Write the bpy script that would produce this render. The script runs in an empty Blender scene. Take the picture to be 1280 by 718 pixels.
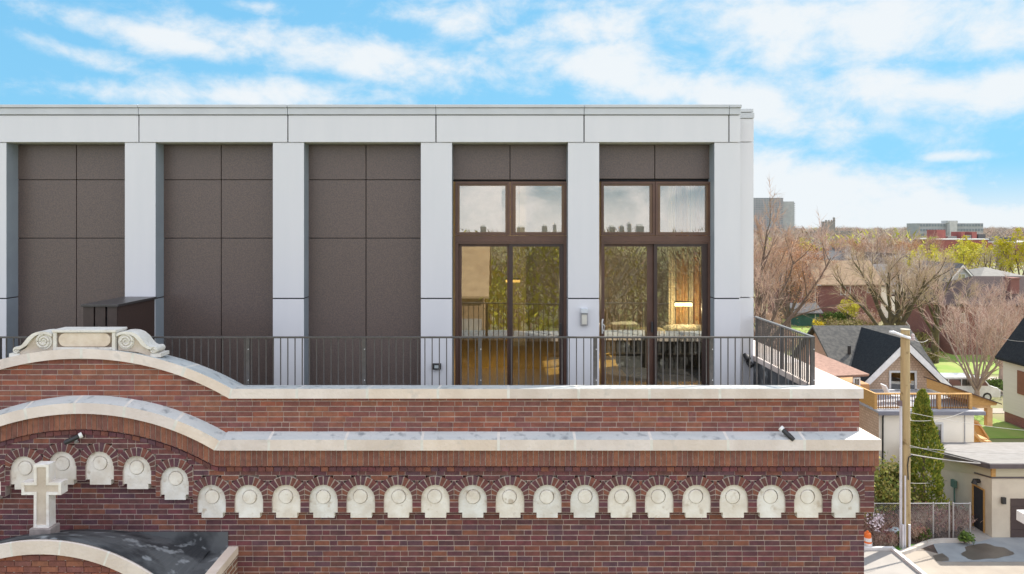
import bpy, bmesh, math, random
from mathutils import Vector, Matrix
R = math.radians
random.seed(7)
sc = bpy.context.scene
col = sc.collection
F = 900.0; VX = 627.0; VY = 285.0; ZC = 12.0      # focal length (px), vanishing point, camera height

# ---------------------------------------------------------------- camera, world, sun, exposure
cam_d = bpy.data.cameras.new('camera'); cam = bpy.data.objects.new('camera', cam_d); col.objects.link(cam)
cam.location = (0, 0, ZC); cam.rotation_euler = (R(90), 0, 0)
cam_d.sensor_width = 36; cam_d.lens = 36*F/1280
cam_d.shift_x = (640-VX)/1280; cam_d.shift_y = -(359-VY)/1280
cam_d.clip_start = 0.1; cam_d.clip_end = 6000
sc.camera = cam
SUN_EL = 38.0; SUN_AZ = 57.0      # azimuth from +Y (view direction) towards +X
world = bpy.data.worlds.new('World'); sc.world = world; world.use_nodes = True
SKY_STRENGTH = 0.13
EXPOSURE = 1.25
sun_d = bpy.data.lights.new('sun', 'SUN'); sun_d.energy = 4.0; sun_d.angle = R(0.5); sun_d.color = (1, .93, .82)
sun = bpy.data.objects.new('sun', sun_d); col.objects.link(sun)
sdir = Vector((math.sin(R(SUN_AZ))*math.cos(R(SUN_EL)), math.cos(R(SUN_AZ))*math.cos(R(SUN_EL)), math.sin(R(SUN_EL))))
sun.rotation_euler = sdir.to_track_quat('Z', 'Y').to_euler()
sun.location = sdir*60
sc.view_settings.view_transform = 'Standard'; sc.view_settings.look = 'None'
sc.view_settings.exposure = EXPOSURE; sc.view_settings.gamma = 1
sc.cycles.max_bounces = 7; sc.cycles.transparent_max_bounces = 10
sc.cycles.use_denoising = True

def build_sky():
    nt = world.node_tree; N = nt.nodes; L = nt.links; N.clear()
    def n(t, **k):
        x = N.new(t)
        for a, b in k.items(): setattr(x, a, b)
        return x
    def m(op, a, b=None, c=None, clamp=False):
        x = n('ShaderNodeMath', operation=op); x.use_clamp = clamp
        for i, s in enumerate((a, b, c)):
            if s is None: continue
            if isinstance(s, (int, float)): x.inputs[i].default_value = s
            else: L.new(s, x.inputs[i])
        return x.outputs[0]
    sky = n('ShaderNodeTexSky', sky_type='NISHITA', sun_disc=False)
    sky.sun_elevation = R(SUN_EL); sky.sun_rotation = R(SUN_AZ); sky.altitude = 100
    sky.air_density = 1.0; sky.dust_density = 0.6; sky.ozone_density = 1.6
    tc = n('ShaderNodeTexCoord'); sep = n('ShaderNodeSeparateXYZ'); L.new(tc.outputs['Generated'], sep.inputs[0])
    x, y, z = sep.outputs
    az = m('ARCTAN2', x, y)
    w = m('DIVIDE', z, m('SQRT', m('ADD', m('ADD', m('MULTIPLY', x, x), m('MULTIPLY', y, y)), 1e-4)))
    comb = n('ShaderNodeCombineXYZ'); L.new(m('MULTIPLY', az, 8.5), comb.inputs[0]); L.new(m('MULTIPLY', w, 13.0), comb.inputs[1])
    no = n('ShaderNodeTexNoise'); no.inputs['Scale'].default_value = 1.15; no.inputs['Detail'].default_value = 9
    no.inputs['Roughness'].default_value = .62; no.inputs['Distortion'].default_value = .2
    L.new(comb.outputs[0], no.inputs['Vector'])
    blobs = [(200,46,130,17,.12,1), (400,66,190,30,.12,1.05), (560,82,80,20,.1,.9), (90,66,62,12,.22,.95), (325,118,130,22,-.04,1.15), (150,117,85,16,0,.9), (565,20,85,26,.1,1),
             (325,10,45,11,0,.8), (240,18,70,14,.1,.6), (730,38,110,34,-.1,1.0), (770,78,140,38,.05,1.1), (900,120,190,40,.22,1.15), (1120,30,290,50,.05,1.15), (1100,118,250,34,.05,1.05),
             (1000,150,130,22,.1,.9), (1260,108,70,26,-.1,1.1), (985,250,150,62,.05,1.35), (1130,280,360,44,.1,1.35), (1190,196,40,7,0,.9), (740,3,140,16,0,.7), (1000,208,80,24,.1,.9), (960,60,120,40,.1,.75)]
    tot = None
    for (cx, cy, rx, ry, sl, wt) in blobs:
        a0 = math.atan((cx-VX)/F); w0 = (VY-cy)/F*math.cos(a0)
        da = m('SUBTRACT', az, a0)
        dw = m('ADD', m('SUBTRACT', w, w0), m('MULTIPLY', da, sl))
        ga = m('MULTIPLY', da, F/rx/1.25); gw = m('MULTIPLY', dw, F/ry/1.15)
        e = m('MULTIPLY', m('POWER', 2.71828, m('MULTIPLY', m('ADD', m('MULTIPLY', ga, ga), m('MULTIPLY', gw, gw)), -1.0)), wt)
        tot = e if tot is None else m('MAXIMUM', tot, e)
    # outside the photographed part of the sky: broken cloud everywhere
    mr = n('ShaderNodeMapRange', interpolation_type='SMOOTHSTEP'); L.new(m('ABSOLUTE', m('SUBTRACT', az, .05)), mr.inputs[0])
    mr.inputs[1].default_value = .75; mr.inputs[2].default_value = 1.2; mr.inputs[3].default_value = 0; mr.inputs[4].default_value = .85
    mr2 = n('ShaderNodeMapRange', interpolation_type='SMOOTHSTEP'); L.new(w, mr2.inputs[0])
    mr2.inputs[1].default_value = .40; mr2.inputs[2].default_value = .8; mr2.inputs[3].default_value = 0; mr2.inputs[4].default_value = .5
    tot = m('MAXIMUM', tot, m('MAXIMUM', mr.outputs[0], mr2.outputs[0]))
    d = m('ADD', m('MULTIPLY', tot, .62), m('MULTIPLY', m('SUBTRACT', no.outputs['Fac'], .5), 1.5))
    dr = n('ShaderNodeMapRange', interpolation_type='SMOOTHSTEP'); L.new(d, dr.inputs[0])
    dr.inputs[1].default_value = .15; dr.inputs[2].default_value = .74; dr.inputs[3].default_value = 0; dr.inputs[4].default_value = .93
    hz = n('ShaderNodeMapRange', interpolation_type='SMOOTHSTEP'); L.new(w, hz.inputs[0])
    hz.inputs[1].default_value = .0; hz.inputs[2].default_value = .085; hz.inputs[3].default_value = .8; hz.inputs[4].default_value = 0
    dens = m('MAXIMUM', dr.outputs[0], hz.outputs[0])
    # thin veil lightens the blue
    sc_ = n('ShaderNodeSeparateColor'); L.new(sky.outputs[0], sc_.inputs[0]); tint = n('ShaderNodeCombineColor')
    for q in range(3):       # soft shoulder: keeps the glow round the sun from burning out
        c_ = sc_.outputs[q]; L.new(m('MULTIPLY', m('DIVIDE', c_, m('ADD', c_, 1.0)), SKY_TINT[q]), tint.inputs[q])
    # clouds behind the camera are brightened to fill the shaded facade
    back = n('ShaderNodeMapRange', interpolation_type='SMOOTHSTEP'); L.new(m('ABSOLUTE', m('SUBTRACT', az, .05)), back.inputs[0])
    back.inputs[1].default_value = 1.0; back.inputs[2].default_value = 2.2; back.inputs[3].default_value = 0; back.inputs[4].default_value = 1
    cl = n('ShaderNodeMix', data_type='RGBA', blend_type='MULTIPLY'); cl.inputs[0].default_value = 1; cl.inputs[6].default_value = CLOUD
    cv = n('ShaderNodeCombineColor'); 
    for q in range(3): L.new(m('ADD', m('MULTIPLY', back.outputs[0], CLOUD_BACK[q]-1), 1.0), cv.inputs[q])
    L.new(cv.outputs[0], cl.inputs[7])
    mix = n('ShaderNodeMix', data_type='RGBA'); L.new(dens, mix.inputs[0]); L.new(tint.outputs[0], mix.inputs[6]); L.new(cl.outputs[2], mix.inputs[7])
    bg = n('ShaderNodeBackground'); bg.inputs[1].default_value = SKY_STRENGTH; L.new(mix.outputs[2], bg.inputs[0])
    out = n('ShaderNodeOutputWorld'); L.new(bg.outputs[0], out.inputs[0])
SKY_TINT = (1.14, 2.56, 3.62)
CLOUD = (2.95, 3.05, 3.12, 1)   # cloud facing the camera; those behind it are brightened to light the facade
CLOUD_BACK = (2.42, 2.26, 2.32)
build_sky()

# ---------------------------------------------------------------- helpers
def X(px, D): return (px-VX)*D/F
def Z(py, D): return ZC-(py-VY)*D/F
def P(px, py, D): return Vector((X(px, D), D, Z(py, D)))
MATS = {}
def mat(name, c1, c2=None, scale=4, rough=.7, metal=0, bump=0, bscale=None, island=None, spec=.5, stretch=(1,1,1), ramp=(.35,.65), isl_amt=.25, speck=None):
    if 'shingle' in name or 'roof' in name: spec = .08
    """procedural surface: two colours mixed by noise, optional per-piece variation and bump"""
    if name in MATS: return MATS[name]
    mt = bpy.data.materials.new(name); mt.use_nodes = True; MATS[name] = mt
    nt = mt.node_tree; N = nt.nodes; L = nt.links; b = N['Principled BSDF']
    b.inputs['Roughness'].default_value = rough; b.inputs['Metallic'].default_value = metal; b.inputs['Specular IOR Level'].default_value = spec
    tc = N.new('ShaderNodeTexCoord'); mp = N.new('ShaderNodeMapping'); mp.inputs['Scale'].default_value = stretch; L.new(tc.outputs['Object'], mp.inputs[0])
    c2 = c2 or tuple(x*.85 for x in c1)
    no = N.new('ShaderNodeTexNoise'); no.inputs['Scale'].default_value = scale; no.inputs['Detail'].default_value = 6; L.new(mp.outputs[0], no.inputs['Vector'])
    rp = N.new('ShaderNodeValToRGB'); rp.color_ramp.elements[0].position = ramp[0]; rp.color_ramp.elements[1].position = ramp[1]
    rp.color_ramp.elements[0].color = (*c1, 1); rp.color_ramp.elements[1].color = (*c2, 1); L.new(no.outputs['Fac'], rp.inputs[0])
    out = rp.outputs[0]
    if island or isl_amt and island is not None:
        pass
    if island:
        ge = N.new('ShaderNodeNewGeometry'); ir = N.new('ShaderNodeValToRGB'); ir.color_ramp.interpolation = 'CONSTANT'
        els = ir.color_ramp.elements
        while len(els) < len(island): els.new(.5)
        for i, c in enumerate(island): els[i].position = i/len(island); els[i].color = (*c, 1)
        L.new(ge.outputs['Random Per Island'], ir.inputs[0])
        mx = N.new('ShaderNodeMix'); mx.data_type = 'RGBA'; mx.blend_type = 'MULTIPLY'; mx.inputs[0].default_value = 1
        L.new(ir.outputs[0], mx.inputs[6]); L.new(out, mx.inputs[7]); out = mx.outputs[2]
    if speck:
        n2 = N.new('ShaderNodeTexNoise'); n2.inputs['Scale'].default_value = speck[0]; n2.inputs['Detail'].default_value = 3; L.new(tc.outputs['Object'], n2.inputs['Vector'])
        r2 = N.new('ShaderNodeValToRGB'); r2.color_ramp.elements[0].position = speck[1]; r2.color_ramp.elements[1].position = speck[2]
        L.new(n2.outputs['Fac'], r2.inputs[0])
        mx = N.new('ShaderNodeMix'); mx.data_type = 'RGBA'; L.new(r2.outputs[0], mx.inputs[0]); L.new(out, mx.inputs[6]); mx.inputs[7].default_value = (*speck[3], 1); out = mx.outputs[2]
    L.new(out, b.inputs['Base Color'])
    if bump:
        n3 = N.new('ShaderNodeTexNoise'); n3.inputs['Scale'].default_value = bscale or scale*6; n3.inputs['Detail'].default_value = 5; L.new(tc.outputs['Object'], n3.inputs['Vector'])
        bp = N.new('ShaderNodeBump'); bp.inputs['Strength'].default_value = bump; bp.inputs['Distance'].default_value = .02; L.new(n3.outputs['Fac'], bp.inputs['Height']); L.new(bp.outputs[0], b.inputs['Normal'])
    return mt
def brick_mat(name, c1, c2, mortar, bw=.2, bh=.0675, ms=.01, axis='XZ'):
    if name in MATS: return MATS[name]
    mt = bpy.data.materials.new(name); mt.use_nodes = True; MATS[name] = mt
    N = mt.node_tree.nodes; L = mt.node_tree.links; b = N['Principled BSDF']; b.inputs['Roughness'].default_value = .85
    tc = N.new('ShaderNodeTexCoord'); sp = N.new('ShaderNodeSeparateXYZ'); cb = N.new('ShaderNodeCombineXYZ'); L.new(tc.outputs['Object'], sp.inputs[0])
    ad = N.new('ShaderNodeMath'); ad.operation = 'ADD'; L.new(sp.outputs[0], ad.inputs[0]); L.new(sp.outputs[1], ad.inputs[1])
    L.new(ad.outputs[0], cb.inputs[0]); L.new(sp.outputs[2], cb.inputs[1])
    br = N.new('ShaderNodeTexBrick'); br.inputs['Color1'].default_value = (*c1,1); br.inputs['Color2'].default_value = (*c2,1); br.inputs['Mortar'].default_value = (*mortar,1)
    br.inputs['Scale'].default_value = 1; br.inputs['Brick Width'].default_value = bw; br.inputs['Row Height'].default_value = bh; br.inputs['Mortar Size'].default_value = ms
    L.new(cb.outputs[0], br.inputs['Vector']); L.new(br.outputs['Color'], b.inputs['Base Color'])
    bp = N.new('ShaderNodeBump'); bp.inputs['Strength'].default_value = .4; bp.inputs['Distance'].default_value = .01; bp.invert = True
    L.new(br.outputs['Fac'], bp.inputs['Height']); L.new(bp.outputs[0], b.inputs['Normal'])
    return mt
def glass_mat(name, tint, refl, rough=.0):
    """window glass: part mirror, part see-through"""
    if name in MATS: return MATS[name]
    mt = bpy.data.materials.new(name); mt.use_nodes = True; MATS[name] = mt
    N = mt.node_tree.nodes; L = mt.node_tree.links; N.remove(N['Principled BSDF'])
    tr = N.new('ShaderNodeBsdfTransparent'); tr.inputs[0].default_value = (*tint, 1)
    gl = N.new('ShaderNodeBsdfGlossy'); gl.inputs['Roughness'].default_value = rough; gl.inputs[0].default_value = (.95, .96, .93, 1)
    tc = N.new('ShaderNodeTexCoord'); no = N.new('ShaderNodeTexNoise'); no.inputs['Scale'].default_value = 1.3; L.new(tc.outputs['Object'], no.inputs['Vector'])
    bp = N.new('ShaderNodeBump'); bp.inputs['Strength'].default_value = .008; bp.inputs['Distance'].default_value = .05; L.new(no.outputs['Fac'], bp.inputs['Height']); L.new(bp.outputs[0], gl.inputs['Normal'])
    lw = N.new('ShaderNodeFresnel'); lw.inputs[0].default_value = 1.5
    mr = N.new('ShaderNodeMapRange'); mr.inputs[1].default_value = .04; mr.inputs[2].default_value = 1; mr.inputs[3].default_value = refl; mr.inputs[4].default_value = 1
    L.new(lw.outputs[0], mr.inputs[0])
    mx = N.new('ShaderNodeMixShader'); L.new(mr.outputs[0], mx.inputs[0]); L.new(tr.outputs[0], mx.inputs[1]); L.new(gl.outputs[0], mx.inputs[2])
    L.new(mx.outputs[0], N['Material Output'].inputs[0])
    return mt
def emit_mat(name, c, s):
    if name in MATS: return MATS[name]
    mt = bpy.data.materials.new(name); mt.use_nodes = True; MATS[name] = mt
    b = mt.node_tree.nodes['Principled BSDF']; b.inputs['Base Color'].default_value = (*c,1); b.inputs['Emission Color'].default_value = (*c,1); b.inputs['Emission Strength'].default_value = s
    return mt

ORG = {}
def tag(o, label=None, cat=None, group=None, kind=None):
    if label: o['label'] = label
    if cat: o['category'] = cat
    if group: o['group'] = group
    if kind: o['kind'] = kind
    return o
def thing(name, label, cat, loc=(0,0,0), group=None, rz=0):
    o = bpy.data.objects.new(name, None); col.objects.link(o); o.location = loc; o.rotation_euler = (0,0,rz)
    o.empty_display_size = .2; ORG[o.name] = Vector(loc)
    return tag(o, label, cat, group)
def copy_tree(o, parent=None):
    c = o.copy(); col.objects.link(c)
    if parent: c.parent = parent
    for ch in list(o.children): copy_tree(ch, c)
    return c
class MB:
    def __init__(s): s.v = []; s.f = []; s.mi = []
    def add(s, vs, fs, m=0):
        k = len(s.v); s.v += [tuple(v) for v in vs]
        for f in fs: s.f.append(tuple(i+k for i in f)); s.mi.append(m)
    def box(s, x0, x1, y0, y1, z0, z1, m=0):
        s.add([(x0,y0,z0),(x1,y0,z0),(x1,y1,z0),(x0,y1,z0),(x0,y0,z1),(x1,y0,z1),(x1,y1,z1),(x0,y1,z1)],
              [(0,3,2,1),(4,5,6,7),(0,1,5,4),(1,2,6,5),(2,3,7,6),(3,0,4,7)], m); return s
    def prism(s, poly, y0, y1, m=0):
        """polygon in x,z pushed from y0 to y1"""
        n = len(poly)
        s.add([(p[0],y0,p[1]) for p in poly]+[(p[0],y1,p[1]) for p in poly],
              [tuple(range(n)), tuple(range(2*n-1, n-1, -1))]+[(i,i+n,(i+1)%n+n,(i+1)%n) for i in range(n)], m); return s
    def prism_x(s, poly, x0, x1, m=0):
        n = len(poly)
        s.add([(x0,p[0],p[1]) for p in poly]+[(x1,p[0],p[1]) for p in poly],
              [tuple(range(n)), tuple(range(2*n-1, n-1, -1))]+[(i,i+n,(i+1)%n+n,(i+1)%n) for i in range(n)], m); return s
    def prism_z(s, poly, z0, z1, m=0):
        n = len(poly)
        s.add([(p[0],p[1],z0) for p in poly]+[(p[0],p[1],z1) for p in poly],
              [tuple(range(n)), tuple(range(2*n-1, n-1, -1))]+[(i,i+n,(i+1)%n+n,(i+1)%n) for i in range(n)], m); return s
    def loft(s, secs, m=0, cap=True):
        n = len(secs[0]); vs = [p for sec in secs for p in sec]; fs = []
        for k in range(len(secs)-1):
            for i in range(n): fs.append((k*n+i, k*n+(i+1)%n, (k+1)*n+(i+1)%n, (k+1)*n+i))
        if cap: fs += [tuple(range(n)), tuple(range(len(vs)-1, len(vs)-n-1, -1))]
        s.add(vs, fs, m); return s
    def tube(s, pts, rs, n=6, m=0, cap=True):
        pts = [Vector(p) for p in pts]
        if isinstance(rs, (int, float)): rs = [rs]*len(pts)
        secs = []; ref = None
        for i, p in enumerate(pts):
            d = (pts[min(i+1, len(pts)-1)]-pts[max(i-1, 0)])
            if d.length < 1e-9: d = Vector((0,0,1))
            d.normalize()
            if ref is None: ref = Vector((0,0,1)) if abs(d.z) < .9 else Vector((1,0,0))
            a = d.cross(ref)
            if a.length < 1e-4: a = d.orthogonal()
            a.normalize(); b = d.cross(a); ref = b.cross(d)*-1 if False else ref
            secs.append([p+(a*math.cos(2*math.pi*k/n)+b*math.sin(2*math.pi*k/n))*rs[i] for k in range(n)])
        return s.loft(secs, m, cap)
    def lathe(s, prof, c, n=16, m=0, axis='z'):
        secs = []
        for r, h in prof:
            ring = []
            for k in range(n):
                a = 2*math.pi*k/n; u, w = r*math.cos(a), r*math.sin(a)
                ring.append((c[0]+u, c[1]+w, c[2]+h) if axis == 'z' else (c[0]+u, c[1]+h, c[2]+w) if axis == 'y' else (c[0]+h, c[1]+u, c[2]+w))
            secs.append(ring)
        return s.loft(secs, m, True)
    def build(s, name, mats, parent=None, smooth=False, recalc=True, bevel=0):
        if not isinstance(mats, (list, tuple)): mats = [mats]
        o3 = None
        if parent is not None: org = ORG[parent.name]
        else:
            xs = [v[0] for v in s.v]; ys = [v[1] for v in s.v]; zs = [v[2] for v in s.v]
            org = Vector(((min(xs)+max(xs))/2, (min(ys)+max(ys))/2, min(zs)))
        me = bpy.data.meshes.new(name); me.from_pydata([(v[0]-org[0], v[1]-org[1], v[2]-org[2]) for v in s.v], [], s.f)
        for m_ in mats: me.materials.append(m_)
        me.polygons.foreach_set('material_index', s.mi)
        if recalc:
            bm = bmesh.new(); bm.from_mesh(me); bmesh.ops.recalc_face_normals(bm, faces=bm.faces); bm.to_mesh(me); bm.free()
        if smooth: me.polygons.foreach_set('use_smooth', [True]*len(me.polygons))
        me.update()
        o = bpy.data.objects.new(name, me); col.objects.link(o)
        if parent is not None: o.parent = parent
        else: o.location = org
        ORG[o.name] = Vector(org)
        if bevel:
            md = o.modifiers.new('edge', 'BEVEL'); md.width = bevel; md.segments = 2; md.limit_method = 'ANGLE'
        return o
def clip(poly, nx, nz, d):
    """keep the part of a convex polygon where nx*x+nz*z <= d"""
    out = []
    for i in range(len(poly)):
        a, b = poly[i], poly[(i+1) % len(poly)]
        da = nx*a[0]+nz*a[1]-d; db = nx*b[0]+nz*b[1]-d
        if da <= 0: out.append(a)
        if (da < 0 < db) or (db < 0 < da):
            t = da/(da-db); out.append((a[0]+(b[0]-a[0])*t, a[1]+(b[1]-a[1])*t))
    return out

# ---------------------------------------------------------------- materials
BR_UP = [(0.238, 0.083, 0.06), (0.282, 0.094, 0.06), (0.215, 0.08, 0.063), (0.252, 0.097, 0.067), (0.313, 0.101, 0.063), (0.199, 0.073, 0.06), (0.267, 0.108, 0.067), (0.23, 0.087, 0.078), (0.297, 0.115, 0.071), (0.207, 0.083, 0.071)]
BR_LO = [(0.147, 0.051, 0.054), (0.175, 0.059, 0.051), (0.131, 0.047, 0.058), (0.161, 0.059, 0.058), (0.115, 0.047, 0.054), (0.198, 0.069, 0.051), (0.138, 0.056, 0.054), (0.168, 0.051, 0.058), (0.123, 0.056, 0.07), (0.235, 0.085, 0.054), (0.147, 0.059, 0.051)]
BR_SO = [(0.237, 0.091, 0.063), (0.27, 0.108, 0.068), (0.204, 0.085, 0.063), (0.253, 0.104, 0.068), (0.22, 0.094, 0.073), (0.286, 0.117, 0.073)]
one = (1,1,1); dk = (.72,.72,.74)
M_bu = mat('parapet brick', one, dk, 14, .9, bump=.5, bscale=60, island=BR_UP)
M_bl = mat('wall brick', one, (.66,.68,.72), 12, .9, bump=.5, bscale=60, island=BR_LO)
M_bs = mat('soldier brick', one, dk, 14, .9, bump=.5, bscale=60, island=BR_SO)
M_mor = mat('mortar', (.48,.39,.34), (.33,.26,.235), 9, .95)
M_morp = mat('pale mortar', (.50,.42,.36), (.38,.31,.27), 9, .95)
M_stone = mat('limestone', (.74,.655,.60), (.64,.55,.49), 3.2, .88, bump=.35, bscale=26, stretch=(1,1,.6), island=[(1,1,1),(.93,.92,.9),(1,.96,.9),(.96,.97,1),(.9,.88,.86)], speck=(5,.62,.90,(.42,.40,.38)))
M_stone2 = mat('niche limestone', (.76,.735,.70), (.64,.59,.53), 6, .88, bump=.35, bscale=30, island=[(1,1,1),(.95,.94,.925),(1,.975,.94),(.93,.94,.95)], speck=(9,.60,.8,(.40,.32,.24)))
M_wea_sky = mat('weathered sky-tinted limestone', (.46,.49,.49), (.56,.57,.56), 2.4, .85, bump=.35, bscale=24, stretch=(.5,2,2), speck=(8,.56,.72,(.27,.29,.30)))  # grey weathering with the bluish light of the sky painted in
M_joint = mat('coping joint', (.72,.69,.64), (.60,.57,.52), 12, .9)
M_stonetan = mat('tan limestone', (.58,.50,.41), (.48,.40,.32), 7, .9, bump=.3)
M_memb = mat('roof membrane', (.05,.052,.056), (.115,.12,.125), 2.6, .6, bump=.6, bscale=9, ramp=(.42,.58), stretch=(1,1.6,1), speck=(4.2,.60,.67,(.27,.285,.295)))
M_white = mat('white metal panel', (.635,.635,.655), (.605,.61,.632), 1.6, .40, stretch=(3,3,.35), ramp=(.3,.75), bump=.03, bscale=3)
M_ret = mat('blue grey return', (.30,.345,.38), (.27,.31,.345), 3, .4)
M_cap = mat('grey metal cap', (.52,.54,.56), (.48,.50,.52), 3, .4)
M_dark = mat('dark gap', (.03,.03,.035), None, 4, .8)
M_clad = mat('brown perforated panel', (.152,.108,.088), (.098,.074,.067), 58, .36, metal=.0, ramp=(.36,.64), bump=.12, bscale=60, island=[one,(.88,.90,.92),(1.0,.95,.96),(.92,.95,.90)])
M_bronze = mat('bronze frame', (.105,.052,.034), (.085,.042,.028), 6, .4)
M_bronzed = mat('dark bronze leaf', (.045,.026,.022), None, 6, .4)
M_rail = mat('railing steel', (.085,.075,.070), (.06,.055,.052), 20, .45)
M_paver = mat('terrace paver', (.075,.072,.07), (.055,.054,.053), 8, .8)
M_glass = glass_mat('door glass', (.86,.83,.68), .30)
M_screen = glass_mat('screened door glass', (.70,.68,.60), .25)
M_glass2 = glass_mat('transom glass', (.88,.87,.80), .21)
M_pane = glass_mat('house window glass', (.30,.33,.36), .35)
M_wood = mat('oak floor', (.66,.44,.14), (.54,.34,.10), 5, .35, stretch=(1,9,1), island=[one,(.85,.85,.85),(.93,.92,.9)])
M_cream = mat('cream plaster', (.66,.58,.42), None, 5, .8)
M_ceil = mat('white ceiling', (.78,.75,.68), None, 5, .8)
M_black = mat('black metal', (.022,.022,.024), None, 6, .4)
M_slat = mat('brown slat', (.055,.036,.030), (.04,.027,.022), 9, .5)

# ---------------------------------------------------------------- planes of the facade
D_LOW, D_ARC, D_SOL, D_LC, D_PAR, D_UC = 9.27, 9.17, 9.13, 9.07, 9.25, 9.19
CXP = 100.5                         # pixel column of the gable axis
def arc_y(px, base, half, rise, c=CXP):
    d = abs(px-c)
    if d >= half: return base
    Rr = (half*half+rise*rise)/(2*rise)
    return base-(math.sqrt(Rr*Rr-d*d)-(Rr-rise))
def lc_bottom(px): return arc_y(px, 563.5, 168, 46)
def uc_bottom(px): return arc_y(px, 498.5, 186, 50)
church = thing('brick_church', 'old red brick church front with a limestone arcade and two arched stone copings', 'church', (-1, 18, 0))
COURSE = .0675
def brick_rows(mb, z0, z1, x0, x1, yf, depth, skip=None, rng=random, gap=.009, hdr=.16):
    k = 0; z = z0
    while z < z1-1e-4:
        zt = min(z+COURSE, z1); x = x0-(.10 if k % 2 else 0)-rng.random()*.03
        while x < x1:
            L = .1 if rng.random() < hdr else .2
            a, b = max(x, x0), min(x+L, x1)
            if b-a > .03 and not (skip and skip((a+b)/2, (z+zt)/2)):
                j = rng.uniform(-.0025, .0025)
                mb.box(a+gap*.42, b-gap*.42, yf+j, yf+depth, z+gap*.62, zt-gap*.62)
            x += L
        z += COURSE; k += 1

# lower wall
xr_low = X(1080.5, D_LOW); xr_par = 4.60; xl = -10.6
mb = MB(); rr = random.Random(3)
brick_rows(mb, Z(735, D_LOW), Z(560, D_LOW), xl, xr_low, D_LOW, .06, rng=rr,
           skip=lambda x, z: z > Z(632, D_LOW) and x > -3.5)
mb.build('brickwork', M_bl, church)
mb = MB(); mb.box(xl, xr_low-.004, D_LOW+.0045, 9.6, Z(735, D_LOW), Z(548, D_LOW))
mb.build('mortar_backing', M_mor, church)
mb = MB(); mb.box(-24, xr_low, D_LOW+.004, 9.6, 0, Z(735, D_LOW)); mb.box(-24, xl, D_LOW+.004, 9.6, Z(735, D_LOW), Z(500, D_PAR)); mb.box(xr_low-.3, xr_low-.002, 9.6, 34, 0, ZC-2.72)
mb.build('wall', brick_mat('plain brick', (.15,.055,.05), (.20,.08,.055), (.38,.33,.29)), church)
# parapet wall
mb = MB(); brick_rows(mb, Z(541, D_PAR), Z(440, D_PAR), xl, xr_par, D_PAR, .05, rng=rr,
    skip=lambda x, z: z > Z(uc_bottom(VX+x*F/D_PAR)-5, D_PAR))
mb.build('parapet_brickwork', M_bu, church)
mb = MB(); n = 76
pts = [(X(px, D_PAR), Z(uc_bottom(px)-6, D_PAR)) for px in [-89+i*(379/n) for i in range(n+1)]]
pts = [(xl, pts[0][1])]+pts+[(xr_par-.003, pts[-1][1]), (xr_par-.003, Z(560, D_PAR)), (xl, Z(560, D_PAR))]
mb.prism(pts, D_PAR+.0045, 9.63)
mb.box(4.17, xr_par-.003, 9.63, 34, ZC-2.9, ZC-2.17)
mb.build('parapet_wall', M_mor, church)
mb = MB(); mb.box(-24, 4.15, 9.632, 9.638, ZC-2.72, ZC-2.12); mb.box(4.162, 4.168, 9.64, 33, ZC-2.72, ZC-2.2); mb.build('parapet_lining', M_memb, church)
# soldier course and header course, stepping along the arch
mb = MB(); mh = MB(); w = .0675
x = xl; xe = X(1099, D_SOL)
while x < xe-.01:
    x1 = min(x+w, xe); p0, p1 = VX+x*F/D_SOL, VX+x1*F/D_SOL
    t0, t1 = Z(lc_bottom(p0)-3, D_SOL), Z(lc_bottom(p1)-3, D_SOL); b0, b1 = Z(lc_bottom(p0)+19.5, D_SOL), Z(lc_bottom(p1)+19.5, D_SOL)
    j = rr.uniform(-.002, .002)
    mb.prism([(x+.0045,b0),(x1-.0045,b1),(x1-.0045,t1),(x+.0045,t0)], D_SOL+j, D_LOW+.02); mb.prism([(x,b0+.004),(x1,b1+.004),(x1,t1),(x,t0)], D_SOL+.0065, D_LOW+.02, 1)
    x = x1
x = xl
while x < xe-.05:
    x1 = min(x+.1, xe-.03); p0, p1 = VX+x*F/D_ARC, VX+x1*F/D_ARC
    mh.prism([(x+.004, Z(lc_bottom(p0)+25.5, D_ARC)), (x1-.004, Z(lc_bottom(p1)+25.5, D_ARC)), (x1-.004, Z(lc_bottom(p1)+20.3, D_ARC)), (x+.004, Z(lc_bottom(p0)+20.3, D_ARC))], D_ARC-.015, D_LOW)
    x += .1
mb.build('soldier_course', [M_bs, M_mor], church); mh.build('header_course', M_bl, church)
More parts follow.
